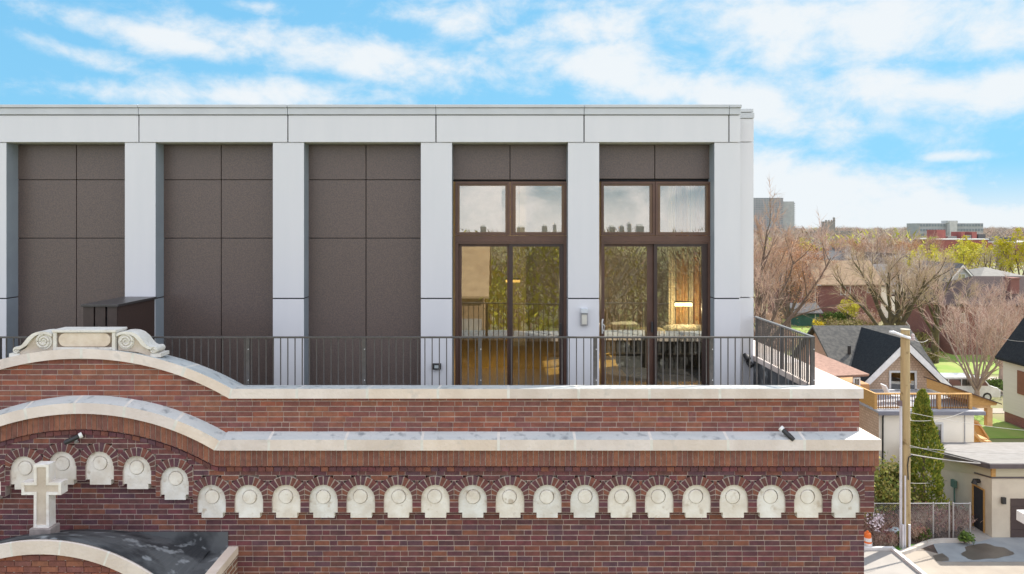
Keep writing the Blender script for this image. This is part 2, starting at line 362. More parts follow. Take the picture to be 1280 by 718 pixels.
# arcade: niches, voussoir rings and the brickwork between them
NI = [(264.3+46.65*k, 606.0) for k in range(18)]+[(218,583.5),(171,570),(124.3,564.5),(77.5,564.5),(30,570.5),(-17,584)]
NI += [(-63.3-46.65*k, 606.0) for k in range(7)]+[(-0.0, 0)][:0]; NI.sort()
px2 = D_ARC/F; RI, RO, HS = 17.6*px2, 28.5*px2, 23.3*px2
cells = [(X(a, D_ARC), Z(t, D_ARC)) for a, t in NI]
for (xc, zt) in cells:
    ring = MB(); zs = zt-RI; nb = 12
    lo = math.radians(-2); hi = math.pi-lo
    seg = []
    for k in range(nb):
        a0 = lo+(hi-lo)*k/nb; a1 = lo+(hi-lo)*(k+1)/nb; g = .048
        for (mm_, aa, bb, ri, ro) in ((0, a0+g*.62, a1-g*.62, RI+.001, RO+rr.uniform(-.008,.004)), (1, a0-.002, a1+.002, RI+.002, RO-.002)):
            poly = [(xc+ri*math.cos(aa), zs+ri*math.sin(aa)), (xc+ro*math.cos(aa), zs+ro*math.sin(aa)), (xc+ro*math.cos(bb), zs+ro*math.sin(bb)), (xc+ri*math.cos(bb), zs+ri*math.sin(bb))]
            lim = HS-(.004 if mm_ == 0 else .0)
            poly = clip(clip(poly, 1, 0, xc+lim), -1, 0, -(xc-lim))
            if len(poly) > 2:
                ring.prism(poly, D_ARC-(.009+rr.uniform(0,.004) if mm_ == 0 else .005), D_LOW+.01, mm_)
    ring.build('brick_arch', [M_bl, M_morp], church)
sp = MB(); zb_flat = Z(641, D_ARC); xe_arc = X(1093, D_ARC)
z = zb_flat; k = 0
while z < Z(536, D_ARC):
    zm = z+COURSE/2; ints = [(xl, xe_arc)]
    for (xc, zt) in cells:
        zs = zt-RI; zb = zt-35.5*px2; 
        if zm > zs:
            dz = zm-zs
            h = math.sqrt(RO*RO-dz*dz) if dz < RO else 0
            h = min(h, HS)
        elif zm > zb-COURSE*.3: h = RI
        else: h = HS+.002
        if h <= 0: continue
        new = []
        for a, b in ints:
            if xc+h <= a or xc-h >= b: new.append((a, b)); continue
            if xc-h > a: new.append((a, xc-h))
            if xc+h < b: new.append((xc+h, b))
        ints = new
    ym_ = VY+(ZC-zm)*F/D_ARC; lim = xe_arc; lima = xl
    if ym_ < 563.5+8:
        lim = max([X(p_, D_ARC) for p_ in range(100, 270) if lc_bottom(p_)+8 < ym_], default=-99); lima = X(2*CXP-(VX+lim*F/D_ARC), D_ARC)
    for a, b in ints:
        b = min(b, lim); a = max(a, lima)
        if b-a < .012: continue
        pm = VX+(a+b)/2*F/D_ARC
        if b-a < 2 and zm > Z(lc_bottom(pm)+8, D_ARC): continue
        sp.box(a, b, D_ARC+.0045, D_LOW+.005, z, z+COURSE, 1)
        x = a-(0 if b-a < .3 else .1*(k % 2))
        while x < b-.01:
            L = .2 if rr.random() > .2 else .1
            if b-(x+L) < .05: L = b-x
            x0, x1 = max(x, a), min(x+L, b)
            if x1-x0 > .015 and not zm > Z(lc_bottom(VX+x0*F/D_ARC)+10, D_ARC): sp.box(x0+.004, x1-.004, D_ARC+rr.uniform(-.002,.002), D_LOW, z+.0055, z+COURSE-.0055)
            x += L
    z += COURSE; k += 1
sp.build('arcade_brickwork', [M_bl, M_mor], church)
def plate_with_hole(outer, c, r, y0, y1, m_, parent, n=30):
    """flat stone plate (x,z outline) with a round hole, pushed from y0 to y1"""
    bm = bmesh.new(); es = []
    for loop in (outer, [(c[0]+r*math.cos(2*math.pi*i/n), c[1]+r*math.sin(2*math.pi*i/n)) for i in range(n)]):
        vs = [bm.verts.new((p[0], y0, p[1])) for p in loop]
        es += [bm.edges.new((vs[i], vs[(i+1) % len(vs)])) for i in range(len(vs))]
    g_ = bmesh.ops.triangle_fill(bm, edges=es, use_beauty=True, use_dissolve=False)
    ex = bmesh.ops.extrude_face_region(bm, geom=list(bm.faces)); bmesh.ops.translate(bm, verts=[v for v in ex['geom'] if isinstance(v, bmesh.types.BMVert)], vec=(0, y1-y0, 0))
    mb = MB(); bm.verts.index_update(); mb.add([v.co for v in bm.verts], [[v.index for v in f.verts] for f in bm.faces]); bm.free()
    return mb.build('niche_panel', m_, parent)
for (xc, zt) in cells:
    zs = zt-RI; e = 1.012; yb = D_ARC+.022
    poly = [(xc+RI*e*math.cos(a), zs+RI*e*math.sin(a)) for a in [math.pi*i/20 for i in range(21)]]
    zb = zt-35.8*px2; zc2 = zt-42.3*px2; hw = 13.2*px2
    poly += [(xc-RI*e, zb), (xc-hw, zb), (xc-hw, zc2), (xc+hw, zc2), (xc+hw, zb), (xc+RI*e, zb)]
    c = (xc+rr.uniform(-.010,.010), zt-15.6*px2+rr.uniform(-.006,.006)); r = 9.3*px2
    o = plate_with_hole(poly, c, r, yb, D_LOW+.02, M_stone2, church)
    mb = MB(); mb.lathe([(r*.999,.05),(r*.999,.016),(r*.93,.014),(r*.90,-.004),(r*.86,-.007),(.001,-.007)], (c[0]-.004, yb, c[1]-.004), 28, 0, 'y')
    mb.build('roundel', M_stone2, o)
# copings
def weather_sky(o):  # up-facing faces get the weathered, sky-tinted stone
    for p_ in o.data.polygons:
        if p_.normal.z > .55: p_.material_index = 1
def coping(name, base_fn, D, prof, joints, px0, px1, kinks, endx_of_prof, step=6):
    """sweep a profile [(depth, normal offset)] along the px path; a section at the right end is mitred to endx_of_prof(depth)"""
    pxs = sorted(set([px0+i*step for i in range(int((px1-px0)/step)+1)]+[px1]+kinks+[j+d for j in joints for d in (-1.7, 1.7)]))
    pxs = [p for p in pxs if not any((k-11 < p < k-1e-6 or k+1e-6 < p < k+5) if k > CXP else (k-5 < p < k-1e-6 or k+1e-6 < p < k+11) for k in kinks)]
    pxs = [p for p in pxs if p >= px1-1e-6 or p < px1-50]
    def sec(px, grow=0):
        if px >= px1-1e-6: 
            return [Vector((endx_of_prof(d), d, Z(base_fn(px), D)+nn)) for d, nn in prof]
        e = .5
        def tang(a, b):
            v = Vector((X(b, D)-X(a, D), Z(base_fn(b), D)-Z(base_fn(a), D))); return v.normalized()
        t1 = tang(px-e, px); t2 = tang(px, px+e); n1 = Vector((-t1[1], t1[0])); n2 = Vector((-t2[1], t2[0]))
        nn_ = (n1+n2).normalized(); s = 1/max(.5, nn_.dot(n1))
        return [Vector((X(px, D)+nn_[0]*o*s, d, Z(base_fn(px), D)+nn_[1]*o*s)) for d, o in prof]
    blocks = MB(); jl_ = []; cuts = [px0]
    for j in joints: cuts += [j-1.7, j+1.7] if j not in kinks else [j, j]
    cuts.append(px1)
    for i in range(len(cuts)-1):
        a, b = cuts[i], cuts[i+1]
        secs = [sec(p) for p in pxs if a-1e-6 <= p <= b+1e-6]
        if len(secs) < 2: continue
        if i % 2 == 0: blocks.loft(secs)
        else: jl_.append(secs)
    o = blocks.build(name, [M_stone, M_wea_sky], church); weather_sky(o)
    for kx in kinks: q = [v+Vector((0, -.002 if v[1] < D+.01 else 0, .002)) for v in sec(kx)]; jl_.append([[v-Vector((.012,0,0)) for v in q], [v+Vector((.012,0,0)) for v in q]])
    for secs in jl_: mj = MB(); mj.loft(secs); mj.build('mortar_joint', M_joint, o)
    return o
hL = 13.5*D_LC/F; hU = 12.2*D_UC/F
prL = [(D_LC,0),(D_LC,hL),(D_PAR+.002,hL+.055),(D_PAR+.03,hL+.05),(D_PAR+.03,0.01)]
xoL = X(1102, D_LC)
def endL(d): return xoL if d <= D_LC+1e-6 else xoL-(d-D_LC)/(D_PAR-D_LC)*(xoL-xr_par)
jl = [-325, -230, -135, -67, -26, 33.5, 93, 154, 216, 268]+[336+95.7*k for k in range(8)]
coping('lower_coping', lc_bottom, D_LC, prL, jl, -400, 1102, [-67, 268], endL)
prU = [(D_UC,0),(D_UC,hU),(9.63,hU-.05),(9.66,hU-.055),(9.66,-.01)]
xoU = X(1079.5, D_UC)
def endU(d): return xoU-max(0, (d-D_UC))/.46*(.455)
ju = [-346, -258, -170, -85.5, -27, 37, 101.5, 164.5, 227, 286.5]+[371, 459, 547.5, 635.5, 723.5, 812, 900, 989]
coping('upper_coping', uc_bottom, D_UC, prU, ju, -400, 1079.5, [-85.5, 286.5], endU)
# copings of the right hand side, running back
mb = MB(); zl = Z(563.5, D_LC); zu = Z(498.5, D_UC)
def side_cop(prof, endfn, D, zb, y_end, segs):
    ys = [None]+[10.2+i*.95 for i in range(segs)]
    xs = [endfn(d) for d, _ in prof]
    cur = [Vector((x, d, zb+n_)) for x, (d, n_) in zip(xs, prof)]
    yy = [10.1+i*.95 for i in range(segs)]
    for y in yy:
        nx = [Vector((x, y, zb+n_)) for x, (d, n_) in zip(xs, prof)]
        mb.loft([cur, nx]); cur = [Vector((p[0], y+.012, p[2])) for p in nx]
side_cop(prL, endL, D_LC, zl, 33, 24); side_cop(prU, endU, D_UC, zu, 33, 24)
mb.build('side_coping', M_stone, church)

# entrance porch in the lower left corner
DP = 8.3; PC = 50.0; PR = 248.0
def p_y(px): 
    d = min(abs(px-PC), PR*.985); return 676.2+PR-math.sqrt(PR*PR-d*d)
pxs = [-132+i*6 for i in range(0, 61)]
mb = MB()
poly = [(X(p, 8.36), Z(p_y(p)+10, 8.36)) for p in pxs]; poly += [(poly[-1][0], 0), (poly[0][0], 0)]
mb.prism(poly, 8.372, 8.40); mb.box(poly[-2][0]-.002, X(298, 9.27), 8.372, 8.6, 0, Z(690, 9.27)-.2); mb.box(X(298,9.27)-.22, X(298,9.27)-.012, 8.372, 9.27, 0, Z(684,9.27)-.06)
mb.build('porch_wall', brick_mat('porch brick', (.20,.08,.055), (.26,.11,.06), (.45,.40,.34)), church)
mb = MB()
brick_rows(mb, Z(745, 8.36), Z(690, 8.36), X(-110, 8.36), X(200, 8.36), 8.36, .03, rng=rr, skip=lambda x, z: z > Z(p_y(VX+x*F/8.36)+13, 8.36))
mb.build('porch_brickwork', M_bu, church)
def psec(p, e=.5):
    a = Vector((X(p, DP), Z(p_y(p), DP))); t = Vector((X(p+e, DP)-X(p-e, DP), Z(p_y(p+e), DP)-Z(p_y(p-e), DP))).normalized(); n_ = Vector((-t[1], t[0])); h = 17*DP/F
    return [Vector((a[0]-n_[0]*o, d, a[1]-n_[1]*o)) for d, o in ((DP, h), (DP, .0), (DP+.012, -.006), (DP+.09, -.002), (DP+.09, h))]
bl = MB(); jl_ = []; cuts = [-128, -90.5, -88, -47.5, -45, 11.5, 14, 74, 76.5, 134, 136.5, 188, 190.5, 228]
for i in range(len(cuts)-1):
    a, b = cuts[i], cuts[i+1]; n = max(1, int((b-a)/6))
    ss = [psec(a+(b-a)*k/n) for k in range(n+1)]
    if i % 2 == 0: bl.loft(ss)
    else: jl_.append(ss)
pc = bl.build('porch_coping', M_stone, church)
for ss in jl_: mj = MB(); mj.loft(ss); mj.build('mortar_joint', M_joint, pc)
mb = MB(); xo = X(298, 9.27); zt = Z(683, 9.27); mb.box(xo-.125, xo+.0, 8.50, 8.86, zt-.10, zt); mb.box(xo-.125, xo, 8.866, D_LOW-.003, zt-.10, zt)
mb.build('porch_side_coping', M_stone, church)
mb = MB()
zr = zt-.07
mb.box(X(-140, 9.27)-.6, xo-.128, 8.5, D_LOW-.002, zr-.1, zr)
# ruled barrel from the gable arch back to the wall
n = 52; A = []; B = []; LP = []
for i in range(n+1):
    p = -130+i*(350/n)
    A.append(Vector((X(p, DP), DP+.105, Z(p_y(p), DP)+.012))); LP.append(Vector((X(p, DP), DP+.022, Z(p_y(p), DP)+.014)))
    t = (p-PC)/170
    B.append(Vector((X(p, DP), D_LOW-.003, max(zr, Z(662, D_LOW)-.26*t*t)+.004)))
mb.add(A+B+[Vector((a[0], a[1], zr-.05)) for a in A]+[Vector((b[0], b[1], zr-.05)) for b in B],
   [(i, i+1, n+1+i+1, n+1+i) for i in range(n)]+[(i, 2*(n+1)+i, 2*(n+1)+i+1, i+1) for i in range(n)]+[(n+1+i, n+2+i, 3*(n+1)+i+1, 3*(n+1)+i) for i in range(n)])
mb.add(LP+A, [(i, i+1, n+2+i, n+1+i) for i in range(n)])
mb.box(X(95, 9.27), xo-.13, D_LOW-.018, D_LOW-.002, zr, Z(664.5, D_LOW))
mb.build('porch_roof', M_memb, church, recalc=True)

# stone cross on the porch gable
DX = 8.72; k = DX/F; cx = X(51.5, DX); zb = Z(672, DX)-.05
cross = thing('stone_cross', 'carved pale stone cross standing on the arched porch gable', 'cross', (cx, DX+.1, zb))
M_cross = mat('cross stone', (.80,.77,.73), (.68,.62,.55), 8, .88, bump=.35, bscale=40, speck=(10,.62,.8,(.42,.38,.33)))
zt = Z(581, DX); za1 = Z(603.5, DX); za0 = Z(619, DX); hw = 9.3*k; aw = 24.8*k; y0, y1 = DX, DX+.135
zbs = Z(660, DX)
mb = MB(); mb.prism([(cx-hw*1.04,zbs),(cx-hw,za0),(cx-aw,za0),(cx-aw,za1),(cx-hw,za1),(cx-hw,zt),(cx+hw,zt),(cx+hw,za1),(cx+aw,za1),(cx+aw,za0),(cx+hw,za0),(cx+hw*1.04,zbs)], y0+.014, y1)
b_ = 3.4*k
def framecross(mb, y0, y1):
    o = [(cx-hw*1.04,zbs),(cx-hw,za0),(cx-aw,za0),(cx-aw,za1),(cx-hw,za1),(cx-hw,zt),(cx+hw,zt),(cx+hw,za1),(cx+aw,za1),(cx+aw,za0),(cx+hw,za0),(cx+hw*1.04,zbs)]
    i = [(cx-hw*1.04+b_,zbs+b_),(cx-hw+b_,za0+b_-.0),(cx-aw+b_,za0+b_),(cx-aw+b_,za1-b_),(cx-hw+b_,za1-b_),(cx-hw+b_,zt-b_),(cx+hw-b_,zt-b_),(cx+hw-b_,za1-b_),(cx+aw-b_,za1-b_),(cx+aw-b_,za0+b_),(cx+hw-b_,za0+b_),(cx+hw*1.04-b_,zbs+b_)]
    n = 12
    vs = [(p[0],y0,p[1]) for p in o]+[(p[0],y0,p[1]) for p in i]+[(p[0],y1,p[1]) for p in o]+[(p[0],y1,p[1]) for p in i]
    fs = []
    for q in range(n):
        r = (q+1) % n
        fs += [(q,r,n+r,n+q), (n+q,n+r,3*n+r,3*n+q), (q,2*n+q,2*n+r,r)]
    mb.add(vs, fs)
framecross(mb, y0, y0+.0135)
mb.build('cross_body', M_cross, cross)
mb = MB(); i3 = b_+.001
mb.prism([(cx-hw*1.03+i3,zbs+i3),(cx-hw+i3,zt-i3),(cx+hw-i3,zt-i3),(cx+hw*1.03-i3,zbs+i3)], y0+.011, y0+.05); mb.box(cx-aw+i3, cx+aw-i3, y0+.0118, y0+.05, za0+i3, za1-i3)
mb.build('inset_panel', M_stonetan, cross)
mb = MB(); mb.box(cx-13.5*k, cx+13.5*k, y0-.03, y1+.03, zb-.1, zbs)
mb.build('plinth', mat('dark stone plinth', (.33,.28,.26), (.22,.19,.18), 9, .9, bump=.4), cross, bevel=.012)

# carved cartouche on top of the upper gable
DC = 9.24; k = DC/F; ctx = X(105, DC); zc0 = Z(440, DC)
cart = thing('stone_cartouche', 'carved limestone crest with a long panel between two scroll volutes on the gable coping', 'stone ornament', (ctx, DC+.12, zc0))
M_cart = mat('cartouche stone', (.72,.69,.63), (.62,.58,.52), 6, .88, bump=.35, bscale=30, speck=(8,.6,.78,(.36,.32,.28)))
mb = MB(); hb = 39*k; ztop = Z(412.5, DC); zbt = Z(440, DC)-.04
mc = MB(); mc.box(ctx-hb+.046, ctx+hb-.046, DC+.026, DC+.031, zbt, ztop-.037); mc.build('recess', mat('recess shade stone', (.27,.21,.16), (.20,.155,.12), 8, .9), cart)  # dark brown paints the shadow behind the raised panel
mb.box(ctx-hb+.0, ctx+hb, DC+.0315, DC+.27, zbt, ztop-.025)
mb.box(ctx-hb-.01, ctx+hb+.01, DC-.012, DC+.285, ztop-.035, ztop)
mb.box(ctx-hb, ctx-hb+.045, DC, DC+.029, zbt, ztop-.037); mb.box(ctx+hb-.045, ctx+hb, DC, DC+.029, zbt, ztop-.037)
mb.box(ctx-hb+.046, ctx+hb-.046, DC-.004, DC+.028, Z(437.5, DC), Z(434.5, DC)); mb.box(ctx-hb+.046, ctx+hb-.046, DC+.002, DC+.028, zbt, Z(437.6, DC))
mb.build('block', M_cart, cart, bevel=.006)
mb = MB(); r = 8.6*k; zm = Z(425.2, DC); pl = []
for s_, a0 in ((1, -90), (-1, 90)):
    for q in range(13):
        a = R(a0+q*15); pl.append((ctx+s_*(hb-.155)+ (r*math.cos(a)), zm+r*math.sin(a)))
mb.prism(pl, DC+.006, DC+.04); mb.build('panel', mat('cartouche panel stone', (.70,.60,.49), (.60,.49,.38), 7, .9, bump=.3), cart, bevel=.006)
for s_ in (1, -1):
    def V(px, py, y): return Vector((ctx+s_*(px-105)*k, y, Z(py, DC)))
    mb = MB()
    # raised scroll band: spiral eye, S curve, small spiral
    ribbon = []
    for q in range(26):
        a = R(90-(q/25)*0)  # placeholder for the straight join
    def spiral(cx_, cy_, r0, turns, a_start, dirn, y, r_tube):
        pts = []; rs = []
        for q in range(int(turns*22)+1):
            t = q/(turns*22); a = R(a_start)+dirn*2*math.pi*turns*t; rr_ = r0*(1-.82*t)
            pts.append(V(cx_+rr_*math.cos(a), cy_-rr_*math.sin(a), y)); rs.append(r_tube*(1-.45*t))
        mb.tube(pts, rs, 6)
    # body slab (top surface of the scroll, 0.24 deep)
    top = [(145.5,417.6),(150,415.4),(157,414.6),(164,415.2),(170,417.5),(176,422.5),(180.5,428.4),(184,432.4),(187.6,434.2),(191,434.0)]
    bot = [(188.2,437.2),(184.6,436.6),(181.5,434.8),(177,432),(172,425.5),(167,420.6),(162,418.4),(157,417.6),(150,418.6),(145.5,421)]
    outline = top+bot
    pv = [(ctx+s_*(a-105)*k, Z(b, DC)) for a, b in outline]
    n_ = len(top)
    # strips so that the S shaped band is a clean quad strip
    bt = list(reversed(bot)); m_ = min(len(top), len(bt))
    tt = [top[int(i*(len(top)-1)/24)] if False else None for i in range(0)]
    def resample(c, n):
        d = [0]
        for i in range(1, len(c)): d.append(d[-1]+math.hypot(c[i][0]-c[i-1][0], c[i][1]-c[i-1][1]))
        o = []
        for q in range(n):
            t = d[-1]*q/(n-1); i = max(j for j in range(len(d)) if d[j] <= t+1e-9); i = min(i, len(c)-2)
            u = (t-d[i])/(d[i+1]-d[i]); o.append((c[i][0]+(c[i+1][0]-c[i][0])*u, c[i][1]+(c[i+1][1]-c[i][1])*u))
        return o
    ta, ba = resample(top, 28), resample(bt, 28)
    secs = [[V(*ta[i], DC-.002), V(*ba[i], DC-.002), V(*ba[i], DC+.24), V(*ta[i], DC+.24)] for i in range(28)]
    mb.loft(secs)
    # large drum with spiral and small drum
    for (cx_, cy_, r_) in ((156.5,427.3,10.2), (191.3,438.2,4.2)):
        c_ = V(cx_, cy_, 0); mb.lathe([(.001,DC+.022),(r_*k*.98,DC+.022),(r_*k,DC+.026),(r_*k,DC+.25),(.001,DC+.25)], (c_[0], 0, c_[2]), 30, 0, 'y')
        spiral(cx_, cy_, r_*.88, 2.15 if r_ > 6 else 1.5, 90 if r_ > 6 else 120, -1 if r_ > 6 else 1, DC+.014, 1.45*k if r_ > 6 else .95*k)
    mb.box(*sorted((V(187,0,0)[0], V(200,0,0)[0])), DC+.02, DC+.26, Z(447, DC), Z(442.5, DC))
    mb.build('volute', M_cart, cart, smooth=False)
    mb = MB(); pf = [(146,420),(158,418),(167,421),(173,427),(179,435),(188,441),(190,447),(170,441),(146,438.5)]
    mb.prism([(ctx+s_*(a-105)*k, Z(b, DC)) for a, b in pf], DC+.035, DC+.235)
    mb.build('volute_web', M_stonetan, cart)

# ---------------------------------------------------------------- terrace, penthouse
DF, DB = 11.5, 11.78            # column fronts, recessed panels
ph = thing('rooftop_penthouse', 'grey and brown panelled rooftop penthouse with glass doors behind the brick parapet', 'building', (-3, 16, ZC-2.72))
ZF = ZC-2.72
mb = MB(); mb.box(-24, 4.17, 9.64, 34, ZF-.35, ZF)
mb.build('terrace_floor', M_paver, church)
xr = 3.81; xr2 = 4.165; zcap = Z(131.5, DF)
# fascia: panels with open joints
fj = [-195, -10, 174, 360, 545, 730, 911]
mb = MB(); z0, z1 = Z(178, DF), Z(144.6, DF)
edges = [X(p, DF) for p in fj]+[xr]
for a, b in zip(edges[:-1], edges[1:]): mb.box(a+.009, b-.009 if b < xr-.001 else b, DF-.012, DF+.12, z0, z1)
mb.build('fascia_panel', M_white, ph, bevel=.004)
mb = MB(); mb.box(edges[0]-12, xr-.02, DF+.02, 34, Z(177.6, DF), zcap-.06)
mb.build('fascia_backing', M_dark, ph)
mb = MB(); mb.box(edges[0], xr-.004, DF+.08, DB+.1, z0-.004, z0+.02); mb.build('soffit', M_white, ph)
mb = MB()
for a, b in zip(edges[:-1], edges[1:]):
    mb.box(a+.004, b-.004 if b < xr-.001 else b+.004, DF-.03, DF+.3, Z(143.7, DF), Z(135.6, DF)); mb.box(a+.003, b-.003 if b < xr-.001 else b+.012, DF-.05, DF+.35, Z(135.2, DF), zcap)
mb.build('roof_cap', M_cap, ph, bevel=.004)
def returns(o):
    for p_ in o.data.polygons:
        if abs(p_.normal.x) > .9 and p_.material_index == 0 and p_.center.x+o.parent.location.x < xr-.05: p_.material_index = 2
# columns (each with a joint at mid height)
for a, b in ((-29,8),(156,194.5),(341,380),(526,565),(710,749)):
    mb = MB(); x0, x1 = X(a, DF), X(b, DF)
    mb.box(x0, x1, DF, DB+.02, Z(372.6, DF), z0-.006); mb.box(x0, x1, DF, DB+.02, ZF, Z(374.2, DF)); mb.box(x0+.01, x1-.01, DF+.01, DB, Z(374.5, DF), Z(372, DF), 1)
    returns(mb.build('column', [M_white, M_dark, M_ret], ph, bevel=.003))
mb = MB(); x0 = X(893, DF)
mb.box(x0, xr, DF, DB+.12, Z(372.6, DF), z0-.006); mb.box(x0, xr, DF, DB+.12, ZF, Z(374.2, DF)); mb.box(x0+.01, xr-.01, DF+.01, DB, Z(374.5, DF), Z(372, DF), 1)
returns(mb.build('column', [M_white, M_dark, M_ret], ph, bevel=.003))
# set back side volume at the right end; its side wall carries the window that lets the sun in
D2 = 11.90; xw = 4.02; WY0, WY1, WZ0, WZ1 = 15.15, 16.75, ZF+.85, ZF+3.15
mb = MB()
zt2 = Z(144.8, D2)-.0
mb.box(xr-.01, xr2, D2, D2+.14, Z(371.5, D2), Z(178.2, D2)); mb.box(xr-.01, xr2, D2, D2+.14, ZF, Z(372.8, D2)); mb.box(xr-.01, xr2, D2-.006, D2+.14, Z(177.4, D2), Z(148.5, D2))
mb.box(xw, xr2, D2+.14, WY0, ZF, zt2-.05); mb.box(xw, xr2, WY1, 34, ZF, zt2-.05); mb.box(xw, xr2, WY0, WY1, ZF, WZ0); mb.box(xw, xr2, WY0, WY1, WZ1, zt2-.05)
mb.build('side_wall', M_white, ph, bevel=.003)
mb = MB(); mb.box(xr+.0, xr2+.006, D2-.02, D2+.3, Z(148, D2), Z(141.2, D2)); mb.box(xr, xr2-.012, D2-.03, D2+.32, Z(140.6, D2), Z(136.5, D2)); mb.box(xr, xr2+.006, D2+.31, 34, Z(148, D2), Z(141.2, D2))
mb.build('side_cap', M_cap, ph, bevel=.004)
mb = MB(); 
for q in range(4):
    z_ = WZ0+(WZ1-WZ0)*q/3; mb.box(xw+.03, xr2-.02, WY0, WY1, z_-.03, z_+.03)
for y_ in (WY0+.03, (WY0+WY1)/2, WY1-.03): mb.box(xw+.033, xr2-.023, y_-.03, y_+.03, WZ0, WZ1)
mb.build('side_window_frame', M_bronze, ph)
mb = MB(); mb.box(-24, xr-.02, DF+.2, 34, zcap-.2, zcap-.07); mb.box(xr-.02, xr2-.05, D2+.2, 34, zcap-.3, zcap-.2); mb.build('roof', mat('roof gravel', (.3,.29,.27), None, 20, .9), ph)
# brown cladding of the three closed bays and of the strips above the windows
hz = [181, 225, 298, 497]
def bay(x0, x1, seam, rows):
    for (a, b) in ((x0, seam), (seam, x1)):
        for (t, bt_) in zip(rows[:-1], rows[1:]):
            mb = MB(); mb.box(X(a, DB)+(.006 if a == seam else -.05), X(b, DB)-(.006 if b == seam else -.05), DB, DB+.05, max(ZF, Z(bt_, DB))+.005, Z(t, DB)-.005)
            mb.build('cladding_panel', M_clad, ph, bevel=.004)
bay(-150, -25, -88, hz); bay(22, 156, 95.5, hz); bay(205, 341, 276.5, hz); bay(386, 526, 457.5, hz)
bay(567, 709, 637.5, [181, 225]); bay(750, 891, 818.5, [181, 224])
mb = MB(); mb.box(-24, X(560, DB), DB+.06, DB+.2, ZF, zcap-.22); mb.box(X(560, DB), xr-.02, DB+.06, DB+.2, Z(226.5, DB), zcap-.22)
mb.build('back_wall', M_dark, ph)
# windows and sliding doors of the two glazed bays
def frame(mb, x0, x1, z0, z1, w, y0, y1, m=0):
    mb.box(x0, x1, y0, y1, z1-w, z1, m); mb.box(x0, x1, y0, y1, z0, z0+w, m); mb.box(x0, x0+w, y0, y1, z0+w, z1-w, m); mb.box(x1-w, x1, y0, y1, z0+w, z1-w, m)
def glazed(x0, x1, mid, tg, dg, open_left=False):
    # transom windows: two lights in one frame
    for (a, b), (ga, gb) in zip(((x0, mid), (mid, x1)), tg):
        w_ = MB(); za, zb_ = Z(294.5, DB), Z(227.5, DB)
        xa, xb = X(a, DB)+.004, X(b, DB)-.004
        frame(w_, xa, xb, za, zb_, .035, DB-.05, DB+.06)
        o = w_.build('transom_window', M_bronze, ph)
        s_ = MB(); gx0, gx1, gz0, gz1 = X(ga, DB), X(gb, DB), Z(290.3, DB), Z(232.6, DB)
        outer = (xa+.036, xb-.036, za+.036, zb_-.036)
        s_.box(outer[0], outer[1], DB-.028, DB+.03, gz1, outer[3]); s_.box(outer[0], outer[1], DB-.028, DB+.03, outer[2], gz0)
        s_.box(outer[0], gx0, DB-.028, DB+.03, gz0, gz1); s_.box(gx1, outer[1], DB-.028, DB+.03, gz0, gz1)
        s_.build('sash', mat('sash bronze', (.15,.085,.045), (.12,.066,.036), 6, .4), o)
        g_ = MB(); g_.box(gx0-.005, gx1+.005, DB-.006, DB+.004, gz0-.005, gz1+.005); g_.build('pane', M_glass2, o)
    t_ = MB(); t_.box(X(x0, DB), X(x1, DB), DB-.06, DB+.08, Z(302.5, DB), Z(295, DB)); t_.build('transom_bar', M_bronze, ph)
    # door frame
    d_ = MB(); zt_ = Z(302.8, DB)
    d_.box(X(x0, DB)+.002, X(x0, DB)+.055, DB-.055, DB+.1, ZF, zt_-.03); d_.box(X(x1, DB)-.055, X(x1, DB)-.002, DB-.055, DB+.1, ZF, zt_-.03); d_.box(X(x0, DB)+.002, X(x1, DB)-.002, DB-.055, DB+.1, zt_-.03, zt_); d_.box(X(x0, DB)+.056, X(x1, DB)-.056, DB-.07, DB+.1, ZF, ZF+.04)
    door = d_.build('sliding_door', M_bronze, ph)
    (la, lb), (ra, rb) = dg
    zg = Z(308.5, DB); 
    for (ga, gb, fa, fb, y_, mm) in ((la, lb, x0+4.3, mid-.2, DB+.035, M_bronze), (ra, rb, mid-1.2, x1-4.3, DB-.03, M_bronzed)):
        l_ = MB(); l_.box(X(fa, DB), X(ga, DB), y_, y_+.05, ZF+.041, zt_-.031); l_.box(X(gb, DB), X(fb, DB), y_, y_+.05, ZF+.041, zt_-.031)
        l_.box(X(ga, DB), X(gb, DB), y_, y_+.05, zg, zt_-.031); l_.box(X(ga, DB), X(gb, DB), y_, y_+.05, ZF+.041, ZF+.12)
        l_.build('door_leaf', mm, door)
        g_ = MB(); g_.box(X(ga, DB)-.004, X(gb, DB)+.004, y_+.02, y_+.03, ZF+.115, zg+.005); g_.build('door_glass', M_glass if mm is M_bronze else M_screen, door)
    return door
d1 = glazed(569, 708.5, 637.7, ((574.6,631.6),(644.6,702)), ((577,634),(641,699)))
d2 = glazed(750.8, 888, 818.3, ((754.6,812),(824.8,882.2)), ((756,809.6),(821,877)))
mb = MB(); mb.box(X(698.8, DB), X(701.4, DB), DB-.06, DB-.03, Z(418, DB), Z(404, DB)); mb.build('handle', M_black, d1)
mb = MB(); mb.box(X(813, DB), X(815.6, DB), DB-.06, DB-.03, Z(415, DB), Z(402, DB)); mb.build('handle', M_black, d2)
mb = MB(); mb.tube([P(753.5,399,DB-.08), P(752.6,404,DB-.1), P(752.8,410,DB-.1), P(753,417,DB-.08)], .014, 6); mb.tube([P(753.5,405,DB-.1), P(756,408,DB-.1), P(754.5,414,DB-.1)], .008, 6); mb.build('handle', mat('white latch', (.75,.75,.73), None, 4, .4), d2)
